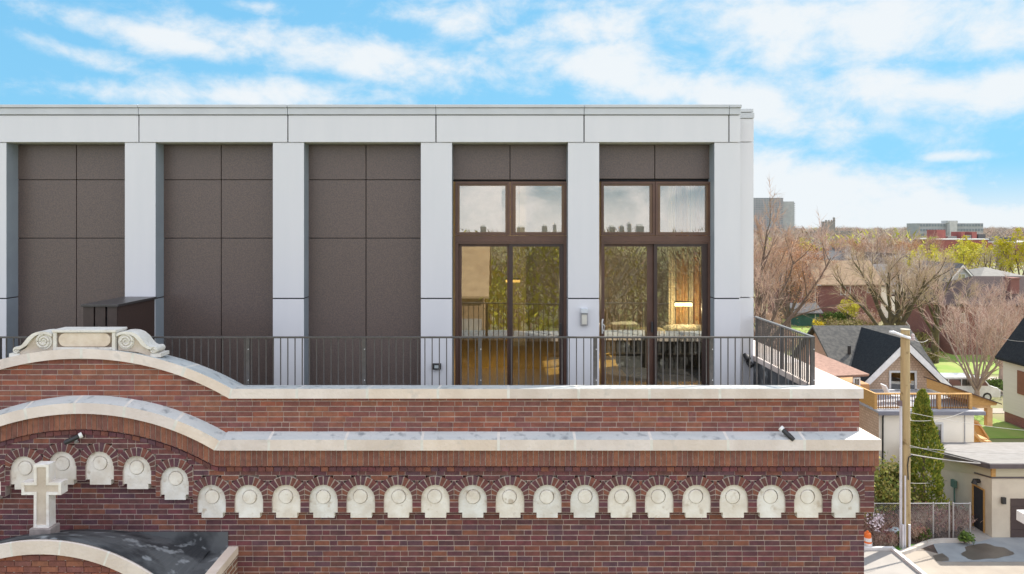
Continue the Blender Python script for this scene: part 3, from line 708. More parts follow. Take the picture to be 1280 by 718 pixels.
# room behind the glass
RX0, RX1, RY0, RY1 = -1.15, xw, DB+.21, 18.6; ZCE = ZF+3.95
mb = MB()
y = RX0
while y < RX1-.02:
    yy = RY0-.2+random.random()*-1.2
    while yy < RY1:
        L = random.uniform(.9, 1.9); a, b = max(yy, DB+.1), min(yy+L, RY1)
        if b > a+.02: mb.box(y+.001, min(y+.14, RX1)-.001, a+.001, b-.001, ZF-.02, ZF+.03)
        yy += L
    y += .14
mb.build('oak_floor', M_wood, ph)
mb = MB(); mb.box(RX0-.1, RX0, RY0, RY1, ZF, ZCE); mb.box(RX0-.1, RX1, RY1, RY1+.1, ZF, ZCE)
mb.build('room_wall', M_cream, ph); mb = MB(); mb.box(.15, .55, 16.4, 16.8, ZF, ZCE); mb.build('room_pillar', M_cream, ph); mb = MB()
mb.box(xr-.03, xw-.001, DB+.25, 15.0, ZF, ZCE-.01)
mb.build('room_wall', M_cream, ph)
mb = MB(); mb.box(RX0, RX1, RY0, RY1, ZCE, ZCE+.1); mb.build('ceiling', M_ceil, ph)

# furniture seen through the glass
M_sofa = mat('slate sofa fabric', (.035,.036,.055), (.025,.026,.04), 30, .9, bump=.3)
sofa = thing('sofa', 'dark slate sofa with pale cushions behind the right glass door', 'sofa', (2.9, 13.3, ZF))
mb = MB(); sx0, sx1 = 2.32, 3.72; y0 = 12.75
mb.box(sx0+.02, sx1-.02, y0+.02, y0+.9, ZF+.16, ZF+.44); mb.build('seat', M_sofa, sofa, bevel=.03)
mb = MB(); mb.box(sx0, sx1, y0-.16, y0+.015, ZF+.14, ZF+.80); mb.build('backrest', M_sofa, sofa, bevel=.05)
for xx in (sx0-.16, sx1-.03): 
    mb = MB(); mb.box(xx, xx+.15, y0-.15, y0+.9, ZF+.14, ZF+.62); mb.build('arm', M_sofa, sofa, bevel=.04)
for xx in (sx0-.1, sx1):
    for yy in (y0-.08, y0+.8):
        mb = MB(); mb.tube([(xx, yy, ZF+.031), (xx, yy, ZF+.15)], [.02, .03], 8); mb.build('leg', M_black, sofa)
M_cush = mat('pale cushion', (.62,.58,.48), (.30,.30,.28), 9, .9, bump=.3, ramp=(.45,.6))
def cushion(c, sx, sy, sz, name, label, m_, cat='cushion', group=None):
    mb = MB(); secs = []; nU, nV = 12, 20
    for i in range(nU+1):
        ph_ = -math.pi/2+math.pi*i/nU; rr_ = abs(math.cos(ph_))**.45; zz = math.copysign(abs(math.sin(ph_))**.9, ph_)
        ring_ = []
        for j in range(nV):
            th = 2*math.pi*j/nV; a, b = math.cos(th), math.sin(th)
            ring_.append((c[0]+sx*rr_*math.copysign(abs(a)**.55, a), c[1]+sy*rr_*math.copysign(abs(b)**.55, b), c[2]+sz*zz))
        secs.append(ring_)
    mb.loft(secs); return tag(mb.build(name, m_, None, smooth=True), label, cat, group)
cushion((2.62, y0-.02, ZF+.87), .30, .14, .085, 'cushion', 'plain cream cushion on the left end of the slate sofa back', mat('cream cushion', (.6,.54,.42), None, 9, .9))
cushion((3.25, y0-.02, ZF+.90), .42, .14, .11, 'cushion', 'grey and cream mottled cushion along the right of the sofa back', M_cush)
ben = thing('low_table', 'long pale low table behind the sofa by the glass door', 'table', (1.9, 14.9, ZF))
mb = MB(); mb.box(1.55, 2.9, 15.2, 15.7, ZF+.62, ZF+.68); mb.build('table_top', mat('pale laminate', (.6,.56,.48), None, 6, .5), ben, bevel=.005)
for xx in (1.6, 2.8):
    for yy in (15.24, 15.62):
        mb = MB(); mb.box(xx, xx+.05, yy, yy+.05, ZF+.031, ZF+.62); mb.build('leg', M_black, ben)
def curtain(xs, y, name, label, m_, amp=.05):
    mb = MB(); n = 60; A = []
    for i in range(n+1):
        t = i/n; A.append((xs[0]+(xs[1]-xs[0])*t, y+amp*math.sin(t*math.pi*2*max(2, (xs[1]-xs[0])/.11))))
    poly = A+[(p[0], p[1]+.012) for p in reversed(A)]
    nA = len(A); 
    for i in range(n):
        q = [A[i], A[i+1], (A[i+1][0], A[i+1][1]+.012), (A[i][0], A[i][1]+.012)]
        mb.add([(a, b, ZF+.05) for a, b in q]+[(a, b, ZCE-.35) for a, b in q], [(0,1,5,4),(2,3,7,6),(0,3,2,1),(4,5,6,7)]+([(3,0,4,7)] if i == 0 else [])+([(1,2,6,5)] if i == n-1 else []))
    return tag(mb.build(name, m_, None), label, 'curtain')
curtain((X(845, 13.0), X(861, 13.0)), 13.0, 'curtain', 'narrow orange curtain beside the cream strip in the right door', mat('orange curtain', (.62,.40,.18), (.52,.31,.12), 5, .9, stretch=(9,9,.3)))
curtain((X(836, 13.0), X(844, 13.0)), 13.0, 'curtain', 'leftmost pale cream curtain strip in the right door', mat('cream curtain', (.85,.76,.58), None, 5, .9, stretch=(9,9,.3)), .02)
curtain((X(867, 13.0), X(882, 13.0)), 13.0, 'curtain', 'burnt orange curtain bunched at the right edge of the right door', mat('rust curtain', (.60,.34,.13), (.48,.25,.09), 5, .9, stretch=(9,9,.3)))
curtain((X(861.6, 13.0), X(866.4, 13.0)), 13.0, 'curtain', 'narrow pale cream curtain strip between the two orange curtains', MATS['cream curtain'], .02)
M_lamp = emit_mat('lamp diffuser', (1,.80,.5), 14)
for (xx, yy, lab) in ((3.17, 12.55, 'lit bar pendant lamp hanging over the dark sofa'), (.22, 14.0, 'bar pendant added to stand for a lamp reflection in the left glass doors')):  # second bar is added, standing for a warm lamp reflection
    pl_ = thing('pendant_lamp', lab, 'lamp', (xx, yy, ZF+1.6), 'lit bar pendants in the room')
    zz = ZF+1.36 if xx > 1 else ZF+1.66
    mb = MB(); mb.box(xx-.14, xx+.14, yy-.03, yy+.03, zz, zz+.05); mb.build('diffuser', M_lamp if xx > 1 else emit_mat('dim reflection bar', (1,.62,.2), 1.1), pl_)
    mb = MB(); mb.box(xx-.15, xx+.15, yy-.035, yy+.035, zz+.052, zz+.08); mb.build('housing', M_black, pl_)
    for q in (-.12, .12):
        mb = MB(); mb.tube([(xx+q, yy, zz+.08), (xx+q, yy, ZCE)], .004, 5); mb.build('cord', M_black, pl_)
    ld = bpy.data.lights.new('room fill light', 'POINT'); ld.energy = 10 if xx > 1 else 26; ld.color = (1, .84, .58); ld.shadow_soft_size = 0  # unseen point light added under each bar to brighten the room
    lo = bpy.data.objects.new('room fill light', ld); col.objects.link(lo); lo.location = (xx, yy, zz-.06)

# equipment enclosure on the terrace, at the second column
enc = thing('equipment_enclosure', 'dark brown slatted box with a flat lid on the terrace behind the stone crest', 'enclosure', (X(125, 10.4), 10.9, ZF))
DE = 10.35; ex0, ex1 = X(104, DE), X(146, DE); ze = Z(383.5, DE)
mb = MB(); mb.box(ex0-.02, ex1+.03, DE-.03, 11.49, ze, ze+.035); mb.build('lid', mat('lid metal', (.06,.055,.055), None, 8, .35), enc, bevel=.004)
mb = MB(); mb.box(ex0+.02, ex1-.02, DE+.05, 11.45, ZF, ze-.004); mb.build('core', M_dark, enc)
for (a, b) in ((104,117),(119,131.5),(134,146)):
    mb = MB(); mb.box(X(a, DE), X(b, DE), DE, DE+.03, ZF+.03, ze-.003); mb.build('slat', M_slat, enc)
mb = MB(); mb.box(ex1-.019, ex1, DE+.032, 11.47, ZF+.03, ze-.003); mb.build('side_panel', mat('enclosure side', (.075,.045,.036), (.05,.03,.025), 60, .6), enc)

# railings
DR = 9.66; zrt = ZC-1.458; zrb = ZC-2.45; xc_ = X(1017, DR)
rail = thing('terrace_railing', 'thin dark steel railing along the front parapet in front of the panels and doors', 'railing', (-1, DR, ZF))
mb = MB(); mb.box(-10.4, xc_+.012, DR-.022, DR+.022, zrt-.022, zrt); mb.build('top_rail', M_rail, rail, bevel=.003)
mb = MB(); mb.box(-10.4, xc_, DR-.012, DR+.012, zrb, zrb+.025); mb.build('bottom_rail', M_rail, rail)
posts = [-1, 310, 455, 600, 744, 889, 1015.5]
for p in posts:
    mb = MB(); x_ = X(p, DR); mb.box(x_-.025, x_+.025, DR-.02, DR+.02, ZF, zrt-.022)
    o = mb.build('post', M_rail, rail)
    for py in (436.5, 475):
        b_ = MB(); b_.lathe([(.008,0),(.008,-.008),(.004,-.011),(.001,-.011)], (x_+.012, DR-.02, Z(py, DR)), 8, 0, 'y'); b_.build('bolt', mat('bolt steel', (.6,.6,.6), None, 5, .3, .6), o)
p = 8.0
xs_b = []
while p < 1014:
    if (p < 64 or p > 205) and min(abs(p-q) for q in posts) > 4: xs_b.append(p)
    p += 9.02
for p in xs_b[:100]:
    mb = MB(); x_ = X(p, DR); mb.box(x_-.0065, x_+.0065, DR-.0065, DR+.0065, zrb+.02, zrt-.02); mb.build('baluster', M_rail, rail)
rail2 = thing('terrace_railing', 'dark railing return with close balusters running back along the right parapet', 'railing', (xc_, 10.8, ZF))
y_e = 11.88
mb = MB(); mb.box(xc_-.022, xc_+.022, DR+.023, y_e, zrt-.022, zrt); mb.build('top_rail', mat('sun-toned rail steel', (.16,.15,.14), None, 9, .35), rail2)  # lighter copy of the rail steel, sunlight painted into its colour
mb = MB(); mb.box(xc_-.012, xc_+.012, DR+.023, y_e, zrb, zrb+.025); mb.box(xc_-.012, xc_+.012, DR+.023, y_e, ZC-2.16, ZC-2.135); mb.build('bottom_rail', M_rail, rail2)
for y_ in (10.75, 11.8):
    mb = MB(); mb.box(xc_-.02, xc_+.02, y_-.025, y_+.025, ZF, zrt-.022); mb.build('post', M_rail, rail2)
y_ = DR+.1
while y_ < 11.78:
    mb = MB(); mb.box(xc_-.0065, xc_+.0065, y_-.0065, y_+.0065, zrb+.02, zrt-.02); mb.build('baluster', M_rail, rail2); y_ += .062
# small fittings
def light_fixture():
    t = thing('wall_lamp', 'small silver wall lamp on the column between the two glass doors', 'lamp', (X(729.5, DF), DF, Z(407, DF)))
    mb = MB(); mb.box(X(725.5, DF), X(734, DF), DF-.10, DF, Z(391, DF), Z(385, DF)); mb.build('head', mat('silver', (.62,.66,.70), None, 5, .3, .3), t, bevel=.006)
    mb = MB(); mb.box(X(725, DF), X(734.5, DF), DF-.06, DF, Z(406.5, DF), Z(391.3, DF)); mb.build('body', mat('silver dark', (.36,.36,.37), None, 5, .35, .3), t, bevel=.006)
    mb = MB(); mb.box(X(727, DF), X(733, DF), DF-.068, DF-.058, Z(405, DF), Z(393, DF)); mb.build('lens', mat('lens cream', (.62,.60,.52), None, 5, .3), t)
light_fixture()
ob = thing('outlet_box', 'small black outlet box on the grey column left of the doors', 'outlet', (X(545.5, DF), DF, Z(462, DF)))
mb = MB(); mb.box(X(540, DF), X(551.5, DF), DF-.06, DF, Z(461.5, DF), Z(454, DF)); mb.build('cover', M_black, ob, bevel=.008)
mb = MB(); mb.box(X(543.5, DF), X(548.5, DF), DF-.07, DF-.058, Z(459.6, DF), Z(456, DF)); mb.build('socket', mat('socket grey', (.45,.5,.5), None, 5, .4), ob)
fl = thing('flood_light', 'twin black flood light low on the right end column', 'lamp', (X(931.5, D2), D2, Z(456, D2)))
mb = MB(); mb.lathe([(.035,0),(.035,-.05),(.02,-.06),(.001,-.06)], (X(932, D2), D2, Z(449, D2)), 14, 0, 'y'); mb.build('base', mat('grey fitting', (.35,.35,.36), None, 5, .4), fl)
for (px_, py_, m_) in ((930, 444.5, M_black), (934, 452.5, M_black)):
    mb = MB(); c = P(px_, py_, D2); mb.tube([c+Vector((-.02,-.06,.03)), c+Vector((0,-.09,0)), c+Vector((.03,-.14,-.045))], [.03,.045,.05], 12); mb.build('lamp_head', m_, fl)
def sec_cam(px, py, D, d, label):
    c = P(px, py, D); t = thing('security_camera', label, 'camera', c)
    d = Vector(d).normalized()
    mb = MB(); mb.tube([c-d*.08, c-d*.07, c+d*.05, c+d*.09, c+d*.092], [.018,.03,.031,.026,.02], 14); mb.build('body', M_black, t, smooth=False)
    mb = MB(); mb.tube([c-d*.12, c-d*.081], [.036,.034], 14); mb.build('rear_cap', mat('white plastic', (.75,.75,.74), None, 5, .4), t)
    mb = MB(); mb.tube([c-d*.05+Vector((0,.0,-.03)), c-d*.02+Vector((0,.04,-.06)), c-d*.02+Vector((0,.085,-.065))], .016, 8); mb.build('bracket', mat('fitting grey', (.35,.35,.36), None, 5, .4), t)
sec_cam(985, 543.5, D_LC+.03, (.55,-.45,-.55), 'black bullet security camera on the lower stone coping near its right end')
sec_cam(90, 549.5, D_SOL-.06, (-.75,-.5,-.35), 'black bullet security camera under the lower stone arch above the cross')

# ---------------------------------------------------------------- ground, streets
rg = random.Random(21)
M_grass = mat('spring grass', (.15,.19,.045), (.24,.20,.11), .22, .95, bump=.4, bscale=8, speck=(.9,.55,.75,(.20,.17,.10)))
M_lawn = mat('mown lawn', (.16,.27,.03), (.26,.30,.07), .6, .95, bump=.4, bscale=12)
M_conc = mat('pale concrete', (.34,.30,.25), (.29,.25,.21), 1.1, .9, bump=.15, bscale=30, speck=(2.2,.62,.8,(.28,.25,.22)))
M_conc2 = mat('grey concrete', (.30,.32,.33), (.25,.265,.28), 1.6, .9, bump=.15, bscale=30)
M_kerb = mat('kerb concrete', (.52,.48,.43), (.45,.41,.37), 3, .9)
M_mulch = mat('mulch', (.10,.065,.055), (.06,.045,.035), 3, .95, bump=.8, bscale=16, speck=(5,.55,.7,(.20,.14,.10)))
def sheet(name, pts, z, m_, t=None):
    mb = MB(); mb.add([(x, y, z) for x, y in pts], [tuple(range(len(pts)))])
    o = mb.build(name, m_); o.data.update()
    if o.data.polygons[0].normal.z < 0: o.data.flip_normals()
    return tag(o, kind='structure')
def G(px, py): D = ZC*F/(py-VY); return (X(px, D), D)
sheet('ground', [(-3000,-600),(3000,-600),(3000,5200),(-3000,5200)], -.02, M_grass)
sheet('yard_soil', [(9.5,24),(26,24),(26,34),(9.5,34)], -.008, M_mulch)
sheet('alley', [(6,6),(30,6),(30,26.05),(16.6,26.05),(15.55,27.0),(15.0,27.3),(13.6,26.45),(6,26.3)], -.002, M_conc)
sheet('driveway_apron', [G(1166,679.5), G(1213,678), G(1243,671), G(1300,671), G(1300,702.5), G(1178,702.5)], .004, M_conc2)
sheet('garage_path', [G(1243,672), G(1205,648), G(1172,628), G(1158,632), G(1196,655), G(1222,678)], .008, mat('path concrete', (.36,.33,.30), None, 2, .9))
wet = []
for i in range(28):
    a = 2*math.pi*i/28; r_ = 1+.13*math.sin(3*a+1)+.07*math.sin(7*a); wet.append(G(1232+31*r_*math.cos(a), 690.5+9.5*r_*math.sin(a)))
sheet('wet_stain', wet, .009, mat('wet concrete', (.10,.085,.07), (.14,.12,.10), 1.2, .35))
wet2 = [G(1166,695), G(1178,692), G(1186,698), G(1186,701.5), G(1178,702), G(1170,701.5)]
sheet('damp_patch', wet2, .009, MATS['wet concrete'])
# kerb along the apron
mb = MB(); kp = [(1100,697),(1120,695),(1136,690),(1148,685),(1158,681),(1166,678.6),(1180,677.6),(1200,677.6),(1214,679)]
pts = [Vector((*G(a,b), 0)) for a, b in kp]
secs = []
for i, p_ in enumerate(pts):
    d = (pts[min(i+1,len(pts)-1)]-pts[max(i-1,0)]).normalized(); n_ = Vector((-d.y, d.x, 0))*.09
    secs.append([p_-n_+Vector((0,0,-.02)), p_+n_+Vector((0,0,-.02)), p_+n_+Vector((0,0,.11)), p_-n_*.8+Vector((0,0,.11))])
mb.loft(secs); tag(mb.build('kerb', M_kerb), kind='structure')
mb = MB(); a_ = G(1080,692); x1 = X(1113, 26.55); 
mb.prism_z([(8,12),(x1,12),(x1,26.5),(8,26.5)], -.01, .12); tag(mb.build('concrete_pad', mat('pad concrete', (.33,.305,.28), (.28,.26,.24), 1.5, .9)), kind='structure')
mb = MB(); mb.box(x1-.0, x1+.14, 12, 26.64, -.01, .22); mb.box(8, x1-.002, 26.502, 26.64, -.01, .22); tag(mb.build('pad_kerb', mat('white kerb', (.66,.64,.62), None, 4, .8)), kind='structure')
sheet('verge_grass', [G(1108,690), G(1136,688), G(1152,682), G(1150,680), G(1128,682.5), G(1106,684)], .012, mat('bright grass', (.08,.22,.02), (.11,.26,.03), 4, .95, bump=.6, bscale=20))
sheet('street', [(-60,51.5),(140,51.5),(140,58),(-60,58)], .004, mat('street concrete', (.44,.37,.31), (.38,.32,.27), .8, .9))
sheet('sidewalk', [(24,46.6),(140,46.6),(140,47.9),(24,47.9)], .006, M_conc)
sheet('lawn', [(24.5,41),(31,41),(31,46.5),(24.5,46.5)], .004, M_lawn)
sheet('far_lawn', [(33,80),(41,80),(42,95),(35,95)], .004, M_lawn)
sheet('park_lawn', [(30,59),(52,59),(58,74),(36,76)], .004, M_lawn)
# ---------------------------------------------------------------- houses
M_shing = mat('dark shingles', (.034,.037,.039), (.022,.024,.027), 9, .85, bump=.6, bscale=14)
M_shing2 = mat('lit weathered shingles', (.13,.125,.115), (.08,.08,.078), 5, .85, bump=.6, bscale=14)  # paler for the lit front slope; the dark gable roof carries the shade
M_tanwall = brick_mat('tan shingle siding', (.60,.44,.32), (.50,.35,.25), (.38,.27,.19), .16, .13, .012)
M_whitewall = mat('white painted wall', (.88,.82,.70), (.84,.78,.66), 1.5, .8)
M_trim = mat('white trim', (.74,.73,.71), None, 4, .6)
M_lumber = mat('new lumber', (.52,.30,.10), (.44,.24,.075), 6, .8, stretch=(1,1,4))
M_redbrick = brick_mat('house brick', (.19,.06,.048), (.24,.08,.06), (.20,.13,.11), .22, .075, .011)
M_frame = mat('window frame', (.7,.69,.67), None, 4, .6)
M_interior = mat('dim room', (.04,.04,.045), None, 4, .9)
def window(parent, px0, py0, px1, py1, D, fw=.06, name='window'):
    x0, x1, z0, z1 = X(px0, D), X(px1, D), Z(py1, D), Z(py0, D)
    mb = MB(); frame(mb, x0, x1, z0, z1, fw, D-.05, D+.03)
    if x1-x0 > .7: mb.box((x0+x1)/2-fw*.4, (x0+x1)/2+fw*.4, D-.045, D+.03, z0+fw, z1-fw)
    o = mb.build(name, M_frame, parent)
    mb = MB(); mb.box(x0+fw*.9, x1-fw*.9, D-.015, D-.002, z0+fw*.9, z1-fw*.9); mb.build('pane', M_pane, o)
    mb = MB(); mb.box(x0+fw, x1-fw, D+.001-.003, D+.01, z0+fw, z1-fw); mb.build('dim_room_sheet', M_interior, o)  # dark sheet stands for the unlit room behind the pane
    return o
def roof_gable(x0, x1, y0, y1, ze, zr, axis, over=.35, th=.14):
    mb = MB()
    if axis == 'y':
        xm = (x0+x1)/2; s_ = (zr-ze)/(xm-x0); a = over
        for sg in (-1, 1):
            xe = xm+sg*(xm-x0+a); zz = ze-s_*a
            mb.prism([(xm, zr), (xe, zz), (xe, zz+th), (xm, zr+th*1.25)], y0-over, y1+over)
    else:
        ym = (y0+y1)/2; s_ = (zr-ze)/(ym-y0)
        for sg in (-1, 1):
            ye = ym+sg*(ym-y0+over); zz = ze-s_*over
            mb.prism_x([(ym, zr), (ye, zz), (ye, zz+th), (ym, zr+th*1.25)], x0-over, x1+over)
    return mb
def roof_hip(x0, x1, y0, y1, ze, zr, over=.35, inset=None):
    mb = MB(); x0 -= over; x1 += over; y0 -= over; y1 += over; ym = (y0+y1)/2; h = (y1-y0)/2 if inset is None else inset
    if x1-x0 < 2*h: h = (x1-x0)/2-.01
    v = [(x0,y0,ze),(x1,y0,ze),(x1,y1,ze),(x0,y1,ze),(x0,y0,ze+.15),(x1,y0,ze+.15),(x1,y1,ze+.15),(x0,y1,ze+.15),(x0+h,ym,zr),(x1-h,ym,zr)]
    mb.add(v, [(0,3,2,1),(0,1,5,4),(1,2,6,5),(2,3,7,6),(3,0,4,7),(4,5,9,8),(6,7,8,9),(5,6,9),(7,4,8)]); return mb
def house(name, label, x0, x1, y0, y1, ze, zr, axis, wallm, roofm, wins=(), cat='house', chim=None, dormer=None, over=.35, base=0):
    t = thing(name, label, cat, ((x0+x1)/2, (y0+y1)/2, 0))
    mb = MB()
    if axis == 'y': mb.prism([(x0,base),(x1,base),(x1,ze),((x0+x1)/2,zr-.01),(x0,ze)], y0, y1)
    elif axis == 'x': mb.prism_x([(y0,base),(y1,base),(y1,ze),((y0+y1)/2,zr-.01),(y0,ze)], x0, x1)
    else: mb.box(x0, x1, y0, y1, base, ze-.004)
    mb.build('wall', wallm, t)
    rf = (roof_hip(x0, x1, y0, y1, ze, zr, over) if axis == 'hip' else roof_gable(x0, x1, y0, y1, ze, zr, axis, over)).build('roof', roofm, t)
    if axis == 'y':
        mb = MB(); xm = (x0+x1)/2; s_ = (zr-ze)/(xm-x0)
        for sg in (-1, 1):
            xe = xm+sg*(xm-x0+over); mb.prism([(xm, zr-.02), (xe, ze-s_*over-.02), (xe, ze-s_*over-.3), (xm, zr-.32)], y0-over-.03, y0-over+.03)
        mb.build('rake_board', M_trim, t)
    for w_ in wins: window(t, *w_, y0)
    if chim:
        mb = MB(); cx_, cy_, cz0, cz1, cw = chim; mb.box(cx_-cw, cx_+cw, cy_-cw, cy_+cw, cz0, cz1); mb.box(cx_-cw*1.15, cx_+cw*1.15, cy_-cw*1.15, cy_+cw*1.15, cz1, cz1+.15)
        mb.build('chimney', M_redbrick, rf)
    return t
# the near gabled house with its flat white extension
gh = thing('gabled_house', 'tan shingled house with a dark cross gabled roof and a flat roofed white extension', 'house', (21, 41, 0))
mb = MB(); mb.prism_x([(39.6,0),(45.4,0),(45.4,4.1),(42.5,6.1),(39.6,4.1)], 18.7, 23.7)
mb.build('wall', mat('pink siding', (.50,.30,.22), (.44,.26,.19), 4, .85), gh)
mb = MB(); mb.prism([(19.25,0),(23.2,0),(23.2,3.85),(21.2,5.85),(19.25,3.9)], 38.3, 42)
mb.build('gable_wall', M_tanwall, gh)
mb = MB()
for sg in (-1, 1):
    ye = 42.5+sg*3.3; zz = 6.22-3.3*.72; mb.prism_x([(42.5,6.10),(ye,zz-.12),(ye,zz),(42.5,6.24)], 18.35, 24.0)
mb.build('roof', M_shing2, gh)
mb = MB()
for sg in (-1, 1):
    xe = 21.18+sg*2.62; mb.prism([(21.18,6.0),(xe,3.42),(xe,3.55),(21.18,6.16)], 37.7, 42.4)
mb.build('gable_roof', M_shing, gh)
mb = MB()
for sg in (-1, 1):
    xe = 21.18+sg*2.64; mb.prism([(21.18,6.07),(xe,3.46),(xe,3.12),(21.18,5.66)], 37.62, 37.695)
    mb.prism([(21.18,5.97),(xe,3.39),(xe,3.33),(21.18,5.9)], 37.70, 38.29)
mb.build('rake_board', M_trim, gh)
mb = MB(); mb.tube([(19.6,40.6,4.9),(19.6,40.6,5.35)], .09, 8); mb.build('roof_vent', M_black, gh)
mb = MB(); mb.box(19.26, 23.15, 38.24, 38.297, 2.9, 3.42); mb.build('skirt_board', mat('pale skirt', (.60,.63,.64), None, 3, .7), gh)
window(gh, 1111, 463.5, 1145.5, 491, 38.29, .1)
xe0, xe1 = X(1098, 34), X(1217.5, 34)
mb = MB(); mb.box(xe0+.03, xe1, 34, 38.2, 0, 3.3); mb.build('extension_wall', M_whitewall, gh)
mb = MB(); mb.box(xe0, xe0+.028, 34.02, 38.2, 0, 3.3); mb.build('side_shingles', M_tanwall, gh)
mb = MB(); mb.box(xe0-.12, xe1+.35, 33.75, 38.2, 3.30, 3.40); mb.build('flat_roof', mat('grey roll roof', (.40,.40,.42), (.34,.34,.36), 2, .8), gh)
mb = MB(); mb.box(xe0-.14, xe1+.36, 33.70, 33.748, 3.22, 3.38); mb.build('gutter', mat('gutter grey', (.20,.20,.23), None, 4, .5), gh)
mb = MB(); mb.tube([(xe0+.1,33.72,3.25),(xe0+.16,33.9,3.1),(xe0+.16,33.93,.3)], .04, 6); mb.build('downpipe', M_black, gh)
window(gh, 1162.5, 528, 1178.5, 562, 33.99, .09, 'garden_door')
mb = MB(); mb.box(X(1177,33.9), X(1188,33.9), 33.8, 33.9, .9, 1.6); mb.prism([(X(1178,33.8),1.6),(X(1188,33.8),.9),(X(1178,33.8),.9)], 33.7, 33.79); mb.build('step_panel', M_lumber, gh)
mb = MB(); mb.tube([(X(1205.5,34),33.97,3.2),(X(1205.5,34),33.97,.5)], .02, 5); mb.box(X(1203.5,34), X(1208,34), 33.9, 33.99, 1.35, 1.85); mb.build('electric_meter', mat('meter grey', (.45,.45,.46), None, 4, .5), gh)
# small side addition with the pinkish roof
ad = thing('side_addition', 'small side addition with a faded pink brown roof and orange wall', 'house', (17.2, 37, 0))
mb = MB(); mb.box(15.2, 18.7, 36.6, 39.5, 0, 3.35+.7); mb.build('wall', mat('orange siding', (.46,.25,.11), (.40,.21,.09), 3, .85), ad)
mb = MB(); mb.add([P(1014,438,38.8),P(1087,468,36.3),P(1042,470,36.2),P(1004,468,36.2)]+[P(1014,438,38.8)+Vector((0,.3,-.1)),P(1087,468,36.3)+Vector((0,.1,-.12)),P(1042,470,36.2)+Vector((0,.05,-.12)),P(1004,468,36.2)+Vector((0,.05,-.12))],
   [(0,1,2,3),(4,7,6,5),(0,4,5,1),(1,5,6,2),(2,6,7,3),(3,7,4,0)]); mb.build('roof', mat('pink shingles', (.38,.24,.19), (.30,.19,.15), 7, .85, bump=.5), ad)
window(ad, 1066, 472, 1075, 484, 36.55, .07)
# deck railing, chair, porch roof and stair on the extension
dr = thing('deck_railing', 'new orange lumber railing round the flat roof deck of the white extension', 'railing', (20, 34.3, 3.4))
x0, x1, yd = X(1094, 34.2), X(1212.5, 34.2), 34.2; zr_ = Z(492, yd)
mb = MB(); mb.box(x0-.05, x1+.05, yd-.07, yd+.07, zr_-.05, zr_+.01); mb.box(x0-.05, x0+.05, yd+.07, 38.2, zr_-.05, zr_+.01); mb.build('hand_rail', M_lumber, dr)
mb = MB(); mb.box(x0+.06, x1-.06, yd-.02, yd+.02, 3.44, 3.5); mb.build('bottom_rail', M_lumber, dr)
for q in (x0, X(1173.5, yd), x1):
    mb = MB(); mb.box(q-.07, q+.07, yd-.07, yd+.07, 3.4, zr_-.051); mb.build('post', M_lumber, dr)
n = 38
for i in range(n):
    q = x0+.14+(x1-x0-.28)*i/(n-1)
    if abs(q-X(1173.5, yd)) < .1: continue
    mb = MB(); mb.box(q-.018, q+.018, yd-.045, yd-.022, 3.42, zr_-.052); mb.build('baluster', mat('dark baluster', (.17,.085,.045), None, 4, .7), dr)
mb = MB(); mb.box(x0-.03, x0+.03, yd+.08, 38.1, 3.42, zr_-.06); mb.build('side_boards', M_lumber, dr)
M_wht = mat('white resin', (.78,.78,.78), None, 4, .5)
ch = thing('lounge_chair', 'white resin lounge chair on the roof deck below the gable window', 'chair', (*P(1113,497,35.5)[:2], 3.4))
cx_, cy_ = P(1113,497,35.5)[:2]
mb = MB(); mb.prism([(cx_-.1,3.72),(cx_+.55,3.70),(cx_+.55,3.75),(cx_-.1,3.78)], cy_-.25, cy_+.25); mb.build('seat', M_wht, ch)
mb = MB(); mb.prism([(cx_-.12,3.72),(cx_-.05,3.74),(cx_-.32,4.28),(cx_-.38,4.26)], cy_-.25, cy_+.25); mb.build('backrest', M_wht, ch)
for (q, w_) in ((-.1,-.22),(.5,-.22),(-.1,.22),(.5,.22)):
    mb = MB(); mb.box(cx_+q-.02, cx_+q+.02, cy_+w_-.02, cy_+w_+.02, 3.4, 3.715); mb.build('leg', M_wht, ch)
for w_ in (-.28, .26):
    mb = MB(); mb.box(cx_-.2, cx_+.35, cy_+w_, cy_+w_+.03, 3.93, 3.97); mb.build('arm', M_wht, ch)
po = thing('timber_porch', 'orange timber porch roof and stair at the right end of the white extension', 'porch', (X(1228,35), 35.5, 0))
def PP(px, py, D=34.6): v = P(px, py, D); return (v[0], v[2])
mb = MB(); mb.prism([PP(1186,482.5), PP(1247,504), PP(1245,507), PP(1213,507), PP(1213,500), PP(1186,495)], 34.6, 36.4); mb.build('roof_gable', M_lumber, po)
mb = MB(); mb.prism([PP(1185,481.2), PP(1249,503.6), PP(1249,505), PP(1185,482.6)], 34.4, 36.6); mb.build('roof', mat('porch shingle', (.10,.07,.06), None, 5, .8), po)
mb = MB(); mb.prism([PP(1214,507.2), PP(1240,507.2), PP(1240,511), PP(1214,511)], 34.7, 34.8); mb.build('beam', mat('sun-toned lumber', (.56,.34,.15), None, 4, .8), po)  # paler copy of the lumber with the sunlight put into its colour
mb = MB(); mb.prism([PP(1236,511.1), PP(1242.5,511.1), PP(1242.5,534), PP(1236,534)], 34.7, 34.95); mb.build('post', MATS['sun-toned lumber'], po)
mb = MB(); mb.prism([PP(1218,524), PP(1243,535), PP(1255,556), PP(1255,562), PP(1240,562), PP(1218,545)], 35.9, 35.96); mb.build('stair_boards', M_lumber, po)
for a, b in (((1218,524),(1242,534.5)), ((1242,534.5),(1256,556))):
    mb = MB(); pa, pb = PP(*a, 34.7), PP(*b, 34.7); mb.prism([pa, pb, (pb[0], pb[1]-.13), (pa[0], pa[1]-.13)], 35.8, 35.99); mb.build('hand_rail', MATS['sun-toned lumber'], po)
